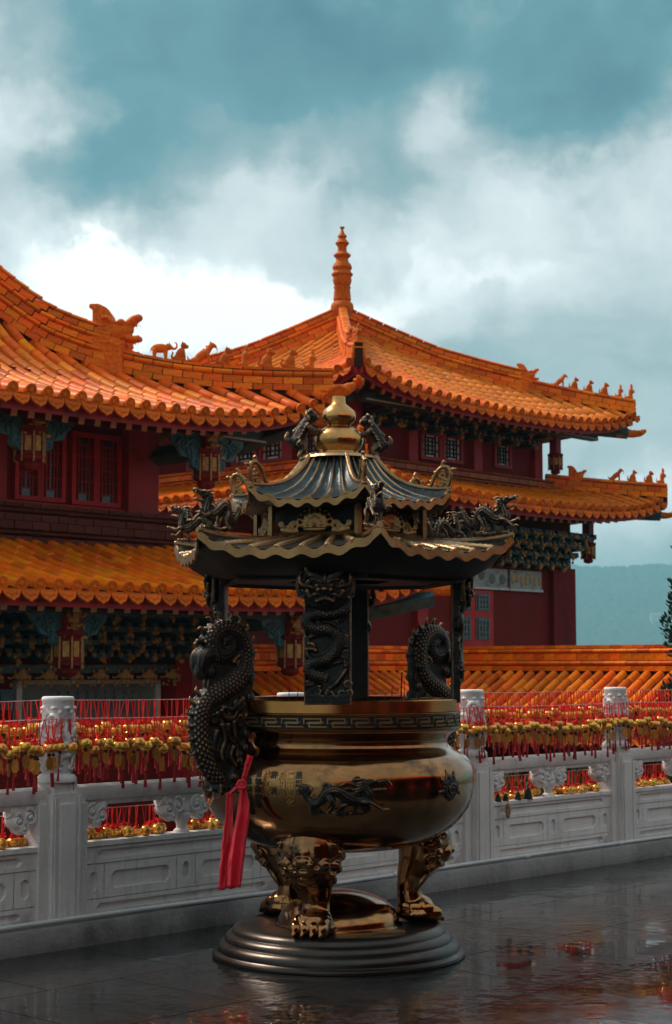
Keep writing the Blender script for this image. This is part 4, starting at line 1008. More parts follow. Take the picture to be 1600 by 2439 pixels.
def hipB(dx, dy, a_, zf, s): return Vector((BC[0] + dx * (a_ - s), BC[1] + dy * (a_ - s), zf(a_ - s, s)))
for (dx, dy) in DIRS:
    d = Vector((dx, dy, 0)).normalized(); R = lambda p_, yw=0., sc=1.: basis(d, Vector((-d.y, d.x, 0)), Vector((0, 0, 1)), p_) @ Matrix.Rotation(yw, 4, 'Z') @ Matrix.Scale(sc, 4)
    ridge(TB, roofB, [hipB(dx, dy, BA, zB, .1 * x) + Vector((0, 0, .02)) for x in range(0, 18, 2)], cBl)
    ridge(TB, roofB, [hipB(dx, dy, BA, zB, 1.7 + .1 * x) + Vector((0, 0, .02)) for x in range(0, 28, 2)] + [Vector((BC[0] + dx * .06, BC[1] + dy * .06, zB(0, BA - .06) + .02))], cB, .30)
    put('ridge_dragon', DRAGF, B, R(hipB(dx, dy, BA, zB, 1.62), 0, .58))
    for k_, s in enumerate((.22, .45, .68, .90, 1.12)):
        put('ridge_beast', BEAST[('figure', 'lion', 'sitter', 'sitter', 'horse')[k_]], B, R(hipB(dx, dy, BA, zB, s) + Vector((0, 0, .315)), 0, .27))
    put('ridge_beast', BEAST['figure'], B, R(hipB(dx, dy, BA, zB, .06) + Vector((0, 0, .31)), 0, .32))
    put('beam_tip', TIP, B, R(hipB(dx, dy, BA, zB, .05) + Vector((0, 0, -.42)), 0, .7))
    bm = MB(); bm.tube([hipB(dx, dy, BA, zB, 2.0) + Vector((0, 0, -.5)), hipB(dx, dy, BA, zB, 1.0) + Vector((0, 0, -.5)), hipB(dx, dy, BA, zB, .12) + Vector((0, 0, -.42))], [.15, .15, .12], 4); build('corner_beam', bm, M['tealmid'], B)
    ridge(TB, roofBl, [hipB(dx, dy, BL, zBl, .1 * x) + Vector((0, 0, .02)) for x in range(0, 20, 2)], cBl)
    put('ridge_dragon', DRAGF, B, R(hipB(dx, dy, BL, zBl, 1.35), 0, .5))
    for k_, s in enumerate((.25, .5, .75)):
        put('ridge_beast', BEAST[('lion', 'sitter', 'horse')[k_]], B, R(hipB(dx, dy, BL, zBl, s) + Vector((0, 0, .315)), 0, .26))
    put('ridge_beast', BEAST['figure'], B, R(hipB(dx, dy, BL, zBl, .06) + Vector((0, 0, .31)), 0, .32))
    put('beam_tip', TIP, B, R(hipB(dx, dy, BL, zBl, .05) + Vector((0, 0, -.36)), 0, .6))
    bm = MB(); bm.tube([hipB(dx, dy, BL, zBl, 1.8) + Vector((0, 0, -.45)), hipB(dx, dy, BL, zBl, .1) + Vector((0, 0, -.36))], [.13, .11], 4); build('corner_beam', bm, M['tealmid'], B)
    for a_, zt, zb_ in ((3.15, 6.75, 5.58), (3.62, 4.8, 3.72)):
        lantern_parts(B, BC[0] + dx * a_, BC[1] + dy * a_, zt, zb_, .72)
fi = MB(); q = .00499
fprof = [(32, 10), (38, 10), (42, 4), (60, 10), (68, 18), (75, 20), (80, 14), (95, 24), (103, 30), (110, 24), (120, 18), (140, 20), (150, 34), (155, 37), (160, 34), (168, 25), (185, 28), (195, 38), (208, 42), (220, 36), (228, 38), (234, 45), (240, 45), (246, 38), (265, 40), (280, 35), (288, 30), (290, 36), (295, 36), (300, 33), (340, 37), (348, 37), (352, 34), (365, 46), (380, 49), (400, 46), (420, 38), (450, 28), (480, 24)]
fi.M = Matrix.Translation((BC[0], BC[1], 0))
fi.lathe([(r_ * q, 10.80 - (y - 32) * .00497) for y, r_ in fprof][::-1], 24)
build('finial', fi, M['tile_end'], B, 40)
# walls
b_ = MB(); b_.box(BC[0] - 2.9, BC[0] + 2.9, BC[1] - 2.9, BC[1] + 2.9, 4.9, 7.0); build('upper_wall', b_, M['maroon'], B)
b_ = MB(); b_.box(BC[0] - 3.36, BC[0] + 3.36, BC[1] - 3.36, BC[1] + 3.36, -3, 4.85); build('lower_wall', b_, M['maroon'], B)
fv, fu = BC[1] - 2.9, BC[0] - 2.9
for (u0, u1, z0, z1) in ((24.66, 25.16, 5.62, 6.04), (25.32, 25.82, 5.62, 6.04), (26.98, 27.42, 5.66, 6.06)):
    lattice_window(B, 0, fv, 0, u0, u1, z0, z1, 'v', M['palepane'], M['red'], M['dark'], .03)
for (v0, v1, z0, z1) in ((22.2, 22.75, 5.55, 6.05), (22.95, 23.5, 5.55, 6.05), (24.3, 24.8, 5.55, 6.05), (21.2, 21.6, 5.55, 6.05)):
    lattice_window(B, 0, fu, 0, v0, v1, z0, z1, 'u', M['palepane'], M['red'], M['dark'], .03)
for u in (22.72, 24.3, 26.3, 28.35):
    c_ = MB(); c_.box(u - .13, u + .13, fv - .12, fv - .002, 4.95, 6.9); build('column', c_, M['red'], B)
for v in (22.0, 24.0, 26.1):
    c_ = MB(); c_.box(fu - .12, fu - .002, v - .13, v + .13, 4.95, 6.9); build('column', c_, M['red'], B)
for (a0, a1, zz) in ((22.0, 29.3, 6.28),):
    e_ = MB(); e_.box(a0, a1, BC[1] - 3.85, BC[1] - 3.68, zz, zz + .16); build('eave_beam', e_, M['teal'], B)
    e_ = MB(); e_.box(a0, a1, BC[1] - 3.865, BC[1] - 3.851, zz + .02, zz + .045); build('beam_line', e_, M['whiteline'], B)
    e_ = MB(); e_.box(BC[0] - 3.85, BC[0] - 3.68, BC[1] - 3.66, BC[1] + 3.7, zz, zz + .16); build('eave_beam', e_, M['teal'], B)
dougong(B, [23.0 + .6 * i for i in range(9)], fv, BC[1] - 3.6, 6.05, 2, 5, step=.15)
bandc = [('brick', .40, .12), ('roll', .36, .09), ('brick', .34, .10), ('roll', .30, .08)]
ridge(TB, roofBl, [(BC[0] - 3.05, BC[1] - 3.05, 5.06), (BC[0], BC[1] - 3.05, 5.06), (BC[0] + 3.05, BC[1] - 3.05, 5.06)], bandc, .32, 'tile_dark')
ridge(TB, roofBl, [(BC[0] - 3.05, BC[1] - 3.05, 5.06), (BC[0] - 3.05, BC[1], 5.06), (BC[0] - 3.05, BC[1] + 3.05, 5.06)], bandc, .32, 'tile')
lf = BC[1] - 3.36
dougong(B, [22.5 + .42 * i for i in range(15)], lf, BC[1] - 4.1, 3.55, 4, 6, step=.18)
for (u0, u1, mt) in ((24.35, 26.7, 'frieze'), (26.8, 27.85, 'frieze'), (22.6, 24.25, 'frieze')):
    e_ = MB(); e_.box(u0, u1, lf - .05, lf - .002, 3.14, 3.50); fr = build('frieze_panel', e_, M[mt], B)
    e_ = MB()
    for i in range(7): e_.ell((u0 + (u1 - u0) * (i + .5) / 7, lf - .055, 3.32 + .04 * math.sin(i * 2)), ((u1 - u0) / 22, .012, .10), nu=9, nv=6)
    tag(build('frieze_motif', e_, M['gold'] if u0 > 26.7 else M['mural'], fr, 60), kind='stuff')
    e_ = MB(); e_.box(u0 - .03, u1 + .03, lf - .07, lf - .003, 3.085, 3.135); build('frieze_border', e_, M['whiteline'], fr)
for u in (28.55, 24.0):
    c_ = MB(); c_.box(u - .38 if u > 28 else u - .15, u + .40 if u > 28 else u + .15, lf - .12, lf - .002, -3, 3.6 if u > 28 else 3.08); build('column', c_, M['red'] if u < 28 else M['maroon'], B)
dr = MB(); dr.box(24.98, 26.22, lf - .06, lf - .002, -1, 3.06); door = build('door', dr, M['redbright'], B)
for (z0, z1) in ((2.66, 3.0), (2.1, 2.54)):
    for (u0, u1) in ((25.08, 25.50), (25.66, 26.1)):
        pn = MB(); pn.box(u0, u1, lf - .072, lf - .0605, z0, z1); build('pane', pn, M['pane'], door)
        lt = MB(); w_, h_ = u1 - u0, z1 - z0
        for fx in (.15, .4, .6, .85): lt.box(u0 + w_ * fx - .013, u0 + w_ * fx + .013, lf - .09, lf - .073, z0 + (.05 if fx in (.4, .6) else .02), z1 - (.05 if fx in (.4, .6) else .02))
        for fz in (.12, .35, .65, .88): lt.box(u0 + w_ * .15, u1 - w_ * .15, lf - .088, lf - .075, z0 + h_ * fz - .013, z0 + h_ * fz + .013)
        build('lattice', lt, M['mural'], door)
TB.flush(B)

# ================================================================== LOW TILED WALL that turns a corner in front of the pavilion
random.seed(303)
G = thing('tiled_wall', 'low wall with an orange tiled coping that turns a corner below the pavilion', 'wall', uvz=(22.6, 18.3, -3))
TG = Tiles(); zr = 1.52; CU_, CV_ = 22.6, 18.3
wb = MB(); wb.box(17.5, CU_ + .2, CV_ - .2, CV_ + .2, -3, 1.4); wb.box(CU_ - .2, CU_ + .2, 9.5, CV_ - .2, -3, 1.4); build('wall', wb, M['maroon'], G)
cop = put('coping', MB().box(CU_ - .15, CU_ + .15, CV_ - .15, CV_ + .15, 1.3, 1.45).mesh('coping', M['tile']), G)
def zG(t_, s): return .60 + .46 * s + .02 * s * s
SM = 1.75
roof_face(TG, cop, (0, CV_ - SM - .12), (1, 0), (0, 1), lambda s: (17.52, CU_ - .05 - (SM - s)), SM, zG, .22, .30, 'tile', .066, eave=True)
roof_face(TG, cop, (CU_ - SM - .12, 0), (0, 1), (1, 0), lambda s: (9.6, CV_ - .05 - (SM - s)), SM, zG, .22, .30, 'tile', .066, eave=True)
gc = [('brick', .24, .085), ('roll', .26, .085), ('brick', .17, .115), ('roll', .20, .075), ('brick', .14, .055)]
ridge(TG, cop, [(17.5, CV_, zr), (20, CV_, zr), (CU_ + .1, CV_, zr)], gc, .21)
ridge(TG, cop, [(CU_, 9.6, zr), (CU_, 14, zr), (CU_, CV_ - .13, zr)], gc, .21)
bk2 = MB(); bk2.grid(lambda a, b: (CU_ + .1 + b * 1.5, 9.6 + a * (CV_ - 9.6), 1.5 - .6 * b), 4, 2); bk2.grid(lambda a, b: (17.5 + a * (CU_ - 17.4), CV_ + .1 + b * 1.2, 1.5 - .6 * b), 4, 2, flip=True)
build('rear_slope', bk2, M['tile_dark'], cop)
TG.flush(G)
# ================================================================== BRONZE INCENSE BURNER
BX, BY = 0.015, 9.57
K = thing('incense_burner', 'tall bronze incense burner with dragon handles, carved pillars and a two-tiered pagoda roof', 'incense burner', xyz=(BX, BY, 0)); K.scale = (1.02, 1.02, 1.008)
def kp(name, me, Mx=None, parent=None): return put(name, me, parent or K, Mx or Matrix.Identity(4), local=True)
def polar(r, deg, z=0.): a = math.radians(deg); return Vector((r * math.cos(a), r * math.sin(a), z))
def RZ(deg): return Matrix.Rotation(math.radians(deg), 4, 'Z')
# stepped round base with a dome
m = MB()
m.lathe([(0, .002), (.688, .002), (.692, .012), (.688, .022), (.668, .028), (.662, .034), (.664, .052), (.655, .072), (.636, .084), (.624, .088), (.624, .100), (.612, .118), (.594, .127),
         (.586, .130), (.584, .142), (.572, .157), (.556, .165), (.545, .170), (.538, .168), (.532, .163), (.0, .163)], 96, cap=False)
kp('base', m.mesh('base', M['basemetal'], 50))
m = MB(); m.lathe([(.352, .1635), (.350, .172), (.335, .176)] + [(.335 * math.cos(a), .176 + .175 * math.sin(a)) for a in [i * PI / 2 / 14 for i in range(1, 14)]] + [(.001, .351)], 64, cap=False)
kp('dome', m.mesh('dome', M['bronze'], 50))
m = MB(); m.prism([(-.085, 0), (.095, 0), (.10, .03), (.05, .055), (-.02, .06), (-.075, .035)], .1635, .174, lambda x, y, z: (x, y, z))
kp('base_emblem', m.mesh('base_emblem', M['patina']), Matrix.Translation((.26, -.335, 0)) @ RZ(14))
# lion legs
m = MB()
m.tube(curve([(.44, 0, .76), (.465, 0, .68), (.475, 0, .60), (.445, 0, .50), (.41, 0, .42), (.392, 0, .34), (.405, 0, .26), (.425, 0, .205)]), [.12, .135, .14, .115, .082, .062, .07, .078], 16)
m.ell((.43, 0, .212), (.11, .098, .05)); m.ell((.425, 0, .245), (.10, .088, .07))
for y in (-.063, -.022, .022, .063): m.ell((.50, y, .208), (.052, .027, .046)); m.ell((.465, y, .238), (.05, .026, .04)); m.ell((.548, y, .184), (.014, .011, .016))
m.ell((.505, 0, .672), (.10, .092, .085)); m.ell((.56, 0, .615), (.062, .05, .05)); m.ell((.592, 0, .572), (.045, .046, .034)); m.ell((.565, 0, .512), (.045, .062, .028)); m.ell((.55, 0, .475), (.035, .045, .02))
for s in (-1, 1):
    m.tube(curve([(.592, s * .012, .632), (.585, s * .05, .648), (.555, s * .085, .632), (.535, s * .10, .60)]), [.014, .018, .016, .010], 8)   # brow
    m.ell((.580, s * .050, .606), (.026, .024, .022)); m.ell((.607, s * .030, .556), (.022, .022, .020)); m.ell((.56, s * .085, .555), (.036, .032, .036))
    m.tube(curve([(.60, s * .02, .534), (.588, s * .055, .528), (.555, s * .09, .515), (.53, s * .105, .54)]), [.013, .016, .014, .008], 8)        # lip
    for (cx, cy, cz, r) in ((.535, .112, .655, .030), (.50, .125, .61, .032), (.51, .118, .55, .030), (.515, .10, .495, .026), (.47, .125, .655, .028), (.455, .128, .585, .028), (.465, .115, .52, .026), (.475, .095, .46, .024), (.495, .10, .71, .028), (.44, .115, .70, .026)):
        m.ell((cx, s * cy, cz), (r, r * .8, r)); m.tube([(cx + x, s * (cy + r * .75), cz + z) for x, z in spiral((0, 0), r * .85, .004, 1.3, cx * 40, 10)], [.008, .005], 5)
    m.tube(curve([(.475, s * .08, .45), (.44, s * .07, .39), (.405, s * .05, .33)]), [.018, .014, .008], 6)
m.tube(curve([(.50, 0, .44), (.465, 0, .38), (.445, 0, .32), (.47, 0, .27)]), [.012, .014, .012, .016], 7)
m.v = [(.40 + (x - .40) * 1.08 + .01, y * 1.16, z) for x, y, z in m.v]; leg_me = fused(m, M['bronze'], .0062, 1, 'leg')
for a in (-107, 13, 133): kp('leg', leg_me, RZ(a))
# bowl
bprof = [(.0, .578), (.13, .578), (.25, .580), (.357, .590), (.44, .606), (.51, .630), (.575, .664), (.632, .706), (.682, .756), (.722, .815), (.746, .88), (.757, .95), (.752, 1.01), (.736, 1.05), (.706, 1.088), (.668, 1.112), (.634, 1.130), (.612, 1.146), (.603, 1.165),
         (.602, 1.188), (.612, 1.205), (.634, 1.222), (.664, 1.236), (.678, 1.244), (.680, 1.258), (.668, 1.262), (.668, 1.322), (.676, 1.328), (.676, 1.336), (.667, 1.340), (.60, 1.340), (.60, 1.15)]
m = MB(); m.lathe([(.60, 1.3415), (.668, 1.3415), (.668, 1.402), (.663, 1.407), (.640, 1.407), (.636, 1.40), (.60, 1.345)], 128, cap=False); kp('rim', m.mesh('rim', M['rim'], 40))
m = MB(); m.lathe(bprof, 128, cap=False); bowl = kp('bowl', m.mesh('bowl', M['bronze'], 55))
m = MB(); m.lathe([(.0, 1.345), (.63, 1.335)], 48, cap=False); kp('ash', m.mesh('ash', M['ash']))
# meander band
m = MB(); NK = 34; hA, hB = 1.268, 1.316; st = .0065
def arcbox(a0, a1, z0, z1, r0=.667, r1=.6745):
    n_ = max(1, int((a1 - a0) / .03)); rs = []
    for i in range(n_ + 1):
        a = a0 + (a1 - a0) * i / n_; c, s = math.cos(a), math.sin(a)
        rs.append([(r0 * c, r0 * s, z0), (r1 * c, r1 * s, z0), (r1 * c, r1 * s, z1), (r0 * c, r0 * s, z1)])
    m.loft(rs)
wd = 2 * PI / NK; vt = st / .667
for k_ in range(NK):
    a = k_ * wd; A_ = lambda f: a + wd * f
    arcbox(A_(.0), A_(.72), hB - st, hB); arcbox(A_(.28), A_(1.0), hA, hA + st)
    arcbox(A_(.0), A_(.0) + vt, hA + .018, hB - st - .0002); arcbox(A_(.72), A_(.72) + vt, hA + .018, hB)
    arcbox(A_(.28) - vt, A_(.28), hA, hB - .018); arcbox(A_(.14), A_(.72), hA + .018, hA + .018 + st); arcbox(A_(.28), A_(.86), hB - .018 - st, hB - .018)
kp('meander_band', m.mesh('meander_band', M['brassdull']))
m = MB(); m.lathe([(.66, 1.2625), (.6695, 1.263), (.6695, 1.3215), (.66, 1.322)], 128, cap=False); kp('band_ground', m.mesh('band_ground', M['blackmetal'], 40))
def bowl_r(z):
    for (r0, z0), (r1, z1) in zip(bprof, bprof[1:]):
        if z0 <= z <= z1: return r0 + (r1 - r0) * (z - z0) / max(1e-6, z1 - z0)
    return .7
def on_bowl(deg, dx, z, off=0.):
    r = bowl_r(z); a = math.radians(deg) + dx / r
    return Vector(((r + off) * math.cos(a), (r + off) * math.sin(a), z))
# raised inscription columns
def glyphs(text, size):
    cu = bpy.data.curves.new('t', 'FONT'); cu.body = text; cu.size = size; cu.align_x = 'CENTER'; cu.resolution_u = 2; cu.offset = size * .012
    o = bpy.data.objects.new('t', cu); COL.objects.link(o)
    dg_ = bpy.context.evaluated_depsgraph_get(); dg_.update()
    me = bpy.data.meshes.new_from_object(o.evaluated_get(dg_)); bpy.data.objects.remove(o); return me
cols = [(-112.3, '吳忍正', 1.045, .040, 0), (-115.7, '潭昭文化', 1.045, .044, 1), (-119.2, '陳招榮', 1.045, .044, 1), (-122.8, '許　洪', 1.045, .040, 0), (-126.4, '林友富', 1.045, .044, 1), (-130.0, '呈劉朔附敬', 1.045, .038, 0), (-134.6, '弟嗣首愈敬', 1.005, .038, 0)]
ins = {0: MB(), 1: MB()}
for deg, tx, z0, sz, br in cols:
    deg += 6.5
    for i, ch in enumerate(tx):
        if ch == '　': continue
        try:
            me = glyphs(ch, sz)
            if len(me.vertices) == 0: continue
            zc = z0 - (i + .8) * sz * 1.06
            vs_ = [on_bowl(deg, v.co.x, zc + v.co.y, .006) for v in me.vertices]
            ins[br].add(vs_, [tuple(p.vertices) for p in me.polygons])
            vs2 = [on_bowl(deg, v.co.x, zc + v.co.y, .001) for v in me.vertices]
            # side walls along the outline
            ec = {}
            for p in me.polygons:
                for a, b in zip(p.vertices, list(p.vertices[1:]) + [p.vertices[0]]): ec[(a, b)] = 1
            for (a, b) in ec:
                if (b, a) not in ec: ins[br].add([vs_[a], vs_[b], vs2[b], vs2[a]], [(0, 3, 2, 1)])
        except Exception as ex: print('glyph', ex)
for br in (0, 1):
    if ins[br].v: tag(kp('inscription', ins[br].mesh('inscription', M['brass'] if br else M['basemetal']), None, bowl), kind='stuff')

# ---- dragon, snout to +x, standing on z=0 (about .33 long)
def dragon_body(b, k_=1.0):
    path = curve([(.0, 0, .155), (.012, 0, .125), (.025, 0, .088), (.05, 0, .058), (.078, 0, .083), (.097, 0, .122), (.124, 0, .138), (.153, 0, .114), (.183, 0, .085), (.215, 0, .076), (.238, 0, .092), (.236, 0, .122), (.226, 0, .148), (.236, 0, .168)], 5)
    n_ = len(path); rad = []
    for i in range(n_):
        f = i / (n_ - 1); rad.append((.006 + .022 * min(1, f * 2.2)) * (1 - .35 * max(0, f - .75) * 4 * .6))
    b.tube(path, rad, 10)
    for i in range(3, n_ - 4, 2):
        t_ = (path[i + 1] - path[i - 1]).normalized(); nn = Vector((-t_.z, 0, t_.x)); nn = nn if i < n_ * .8 else nn
        b.tube([path[i] + nn * rad[i] * .6, path[i] + nn * (rad[i] + .016) - t_ * .006], [.008, .002], 5)
    # scales
    for i in range(2, n_ - 2):
        t_ = (path[min(i + 1, n_ - 1)] - path[i - 1]).normalized(); nn = Vector((-t_.z, 0, t_.x))
        for s in (-1, 1):
            for a in (-.6, 0, .6):
                b.ell(path[i] + (Vector((0, s * math.cos(a), 0)) + nn * math.sin(a)) * rad[i] * .95, .0055, nu=5, nv=4)
    # head
    b.ell((.245, 0, .178), (.034, .024, .022), rotm('Y', -8)); b.ell((.285, 0, .186), (.034, .017, .012), rotm('Y', -10)); b.ell((.312, 0, .194), (.013, .016, .011))
    b.ell((.27, 0, .142), (.034, .014, .009), rotm('Y', -8)); b.ell((.30, 0, .144), (.012, .011, .009))
    for s in (-1, 1):
        b.ell((.262, s * .018, .194), .008); b.tube(curve([(.235, s * .012, .195), (.21, s * .018, .202), (.185, s * .02, .198)]), [.008, .006, .002], 6)
        for q in range(4): b.tube([(.228, s * .02, .185 - .012 * q), (.195 - .004 * q, s * (.028 + .003 * q), .180 - .018 * q)], [.009, .002], 5)
        for q in range(4): b.tube([(.27 + .012 * q, s * .011, .178), (.271 + .012 * q, s * .011, .166)], [.004, .001], 4)
        b.tube(curve([(.312, s * .012, .188), (.325, s * .022, .172), (.318, s * .03, .152)]), [.004, .002], 5)
        # legs
        for (x0, z0, x1, z1, x2, z2) in ((.215, .075, .255, .062, .285, .07 if s > 0 else .03), (.10, .11, .118, .055, .10, .012)):
            b.tube(curve([(x0, s * .012, z0), ((x0 + x1) / 2, s * .035, (z0 + z1) / 2 + .006), (x1, s * .038, z1), (x2, s * .036, z2)]), [.015, .013, .009, .008], 7)
            for c in (-1, 0, 1): b.tube([(x2, s * .036, z2), (x2 + .022, s * (.036 + .012 * c), z2 + .006), (x2 + .03, s * (.036 + .014 * c), z2 - .006)], [.006, .005, .002], 5)
    b.tube([(.05, 0, .03), (.10, .02, .006), (.18, 0, .008), (.25, .02, .004)], [.012, .010], 6); b.tube([(.05, .0, .06), (.055, 0, .02)], [.014, .012], 6); b.tube([(.2, 0, .07), (.19, 0, .005)], [.01, .01], 6)
    for q in range(3): b.tube([(.004, 0, .15), (-.012 + .012 * q, 0, .185 - .01 * abs(q - 1))], [.006, .002], 5)
m = MB(); dragon_body(m); DRAG = fused(m, M['patina2'], .0038, 1, 'dragon')
# low relief dragons and flaming pearls round the belly
def bend(mesh_mb, deg, z0, sx, flat=.35, flip=1):
    out = MB()
    out.v = [tuple(on_bowl(deg, flip * x * sx, z0 + z * sx, max(-.004, y * flat * sx + .004))) for x, y, z in mesh_mb.v]; out.f = mesh_mb.f; out.m = mesh_mb.m; return out
for deg in (-87.5, 32.5, 152.5):
    m = MB(); dragon_body(m)
    m.v = [((x - .16) * 1.42, -y, (z - .1) * .92) for x, y, z in m.v]
    for (cx, cz, r_, a0) in ((-.20, .03, .03, 0), (-.15, -.07, .026, 2), (-.02, -.07, .028, 3), (.06, .075, .024, 1), (.10, -.05, .03, 4), (-.10, .055, .022, 5), (.02, .02, .022, 2)):
        m.tube([(cx + x, .004, cz + z) for x, z in spiral((0, 0), r_, .006, 1.4, a0, 14)], [.012, .008], 6)
    for q_ in range(5): m.tube(curve([(.07, .01, .05 - .02 * q_), (.02 - .01 * q_, .012, .075 - .03 * q_), (-.03, .006, .06 - .035 * q_)]), [.011, .010, .003], 6)
    for q_ in range(3): m.tube([(-.2, .0, .05), (-.255, .0, .07 - .03 * q_)], [.018, .004], 6)
    bm_ = bend(m, deg, .915, 1.0, .9); kp('relief_dragon', fused(bm_, M['patina'], .004, 1, 'relief_dragon'), None, bowl)
    m = MB(); m.ell((0, 0, 0), (.036, .012, .036)); 
    for i in range(18):
        a = i * PI / 9; rr = .085 if i % 2 else .062
        if -2.2 < (a - PI * 1.5) < .9 and math.sin(a) < -.6: rr = .05
        m.tube([(.036 * math.cos(a), 0, .036 * math.sin(a)), (rr * .75 * math.cos(a + .15), 0, rr * .75 * math.sin(a + .15)), (rr * math.cos(a + .05), 0, rr * 1.1 * math.sin(a + .05))], [.013, .011, .003], 6)
    m.tube([(x, .012, z) for x, z in spiral((0, 0), .03, .006, 1.5, 0, 14)], .005, 5)
    bm_ = bend(m, deg + 48.5, .935, 1.2, .7); kp('flaming_pearl', fused(bm_, M['patina'], .004, 1, 'flaming_pearl'), None, bowl)

# ---- dragon handles (x radial, z up)
m = MB(); q = .000633; qa = .00078
def hp(xc, yc, y=0.): return Vector((.62 + (585 - xc) * qa, y, 1.857 - q * yc))
body = curve([hp(430, 1440), hp(330, 1390), hp(235, 1270), hp(170, 1100), hp(150, 930), hp(165, 790), hp(215, 700), hp(310, 635), hp(410, 570), hp(490, 480), hp(515, 370), hp(500, 240), hp(440, 150), hp(350, 115), hp(265, 150), hp(235, 230), hp(265, 310), hp(340, 325), hp(385, 265), hp(360, 205), hp(310, 215)], 7)
nb2 = len(body); rb = [.03 + .026 * math.sin(min(1, i / nb2 * 2.2 + .1) * PI / 2) * (1 - .55 * (i / nb2) ** 2.5) for i in range(nb2)]
m.tube(body, rb, 12)
for i in range(2, nb2 - 1):
    t_ = (body[i] - body[i - 1]).normalized(); nn = Vector((t_.z, 0, -t_.x))
    for s in (-1, 1):
        for a in ((-1., -.35, .35, 1.) if i % 2 else (-.68, 0, .68)): m.ell(body[i] + (Vector((0, s * math.cos(a), 0)) + nn * math.sin(a)) * rb[i] * .98, (.0105, .0105, .0105), nu=7, nv=5)
    if i % 4 == 0 and i < nb2 * .78:
        ou = nn if i > nb2 * .42 else nn
        side = 1 if (body[i] + nn * .1 - Vector((.72, 0, 1.35))).length > (body[i] - Vector((.72, 0, 1.35))).length else -1
        m.tube([body[i] + nn * side * rb[i] * .7, body[i] + nn * side * (rb[i] + .035) + t_ * .012, body[i] + nn * side * (rb[i] + .042) + t_ * .035], [.016, .011, .004], 6, flat=.7)
# carved ground plate that the coils stand on
ol = [(430, 1455), (330, 1420), (225, 1290), (150, 1110), (125, 930), (140, 780), (190, 690), (200, 560), (215, 400), (220, 250), (260, 150), (350, 100), (450, 130), (520, 230), (545, 370), (560, 520), (560, 760), (545, 920), (520, 1020), (500, 1130), (470, 1230), (450, 1340)]
m.prism([(hp(a, b).x, hp(a, b).z) for a, b in ol], -.022, .022, lambda x, z, y: (x, y, z))
# right-hand column of clouds by the bowl, whiskers, claws and the small head
col = curve([hp(555, 330), hp(560, 500), hp(545, 640), hp(560, 760), hp(535, 900), hp(520, 1010), hp(510, 1110), hp(470, 1200), hp(420, 1300), hp(400, 1420)], 5)
m.tube(col, [.03, .038, .034, .04, .038, .03, .034, .036, .034, .03], 9)
for i in range(0, len(col), 3): m.ell(col[i] + Vector((0, (-1) ** i * .02, 0)), (.03, .035, .03), nu=8, nv=6)
for (xc, yc, r, a0) in ((460, 400, .045, 0), (240, 850, .032, 2), (460, 870, .03, 4), (520, 880, .03, 1), (440, 740, .035, 3), (330, 830, .045, 5)):
    for s in (-1, 1): m.tube([hp(xc, yc, s * .035) + Vector((x, 0, z)) for x, z in spiral((0, 0), r, .006, 1.4, a0, 14)], [.013, .009], 6)
for (pts) in (((300, 900), (330, 1020), (300, 1130), (310, 1200)), ((350, 900), (360, 1000), (420, 1080), (430, 1180)), ((260, 950), (240, 1040), (230, 1120)), ((400, 880), (420, 1010), (470, 1090)), ((290, 780), (330, 850), (400, 850), (440, 780)), ((480, 690), (420, 760), (380, 780), (300, 760)), ((400, 1090), (380, 1180), (430, 1260))):
    for s in (-1, 1): m.tube(curve([hp(a, b, s * .04) for a, b in pts], 5), [.016, .014, .006], 6)
for s in (-1, 1):
    m.tube(curve([hp(230, 330, s * .03), hp(170, 340, s * .035), hp(150, 420, s * .03), hp(160, 500, s * .02)]), [.045, .04, .032, .02], 8)
m.ell(hp(190, 380), (.05, .045, .07)); m.ell(hp(155, 470), (.032, .04, .05)); m.ell(hp(220, 470), (.04, .05, .04))
m.tube(curve([hp(215, 170), hp(170, 120), hp(140, 105)]), [.022, .016, .004], 7); m.tube(curve([hp(215, 230), hp(150, 225), hp(100, 248)]), [.024, .018, .004], 7)
for xx in (230, 290, 350, 385, 445, 495): m.tube([hp(xx, 125 + abs(xx - 350) * .12), hp(xx - 8, 75 + abs(xx - 350) * .3)], [.018, .010], 6)
for xx, yy in ((540, 240), (560, 360), (300, 540), (355, 500), (250, 560)): m.tube([hp(xx, yy), hp(xx + 20, yy - 50)], [.018, .008], 6)
for i in range(5): m.tube([hp(420 - 30 * i, 1420, -.03 + .015 * i), hp(400 - 28 * i, 1475, -.05 + .025 * i)], [.024, .012], 6); m.ell(hp(300 + 40 * i, 1430), (.035, .05, .03))
m.box(.60, .66, -.05, .05, 1.26, 1.40); m.tube([hp(520, 1150), hp(585, 1120)], [.04, .045], 8); m.tube([hp(430, 1330), hp(560, 1300)], [.04, .05], 8)
hm = fused(m, M['patina'], .0052, 0, 'handle')
kp('handle', hm, RZ(221)); kp('handle', hm, RZ(47))

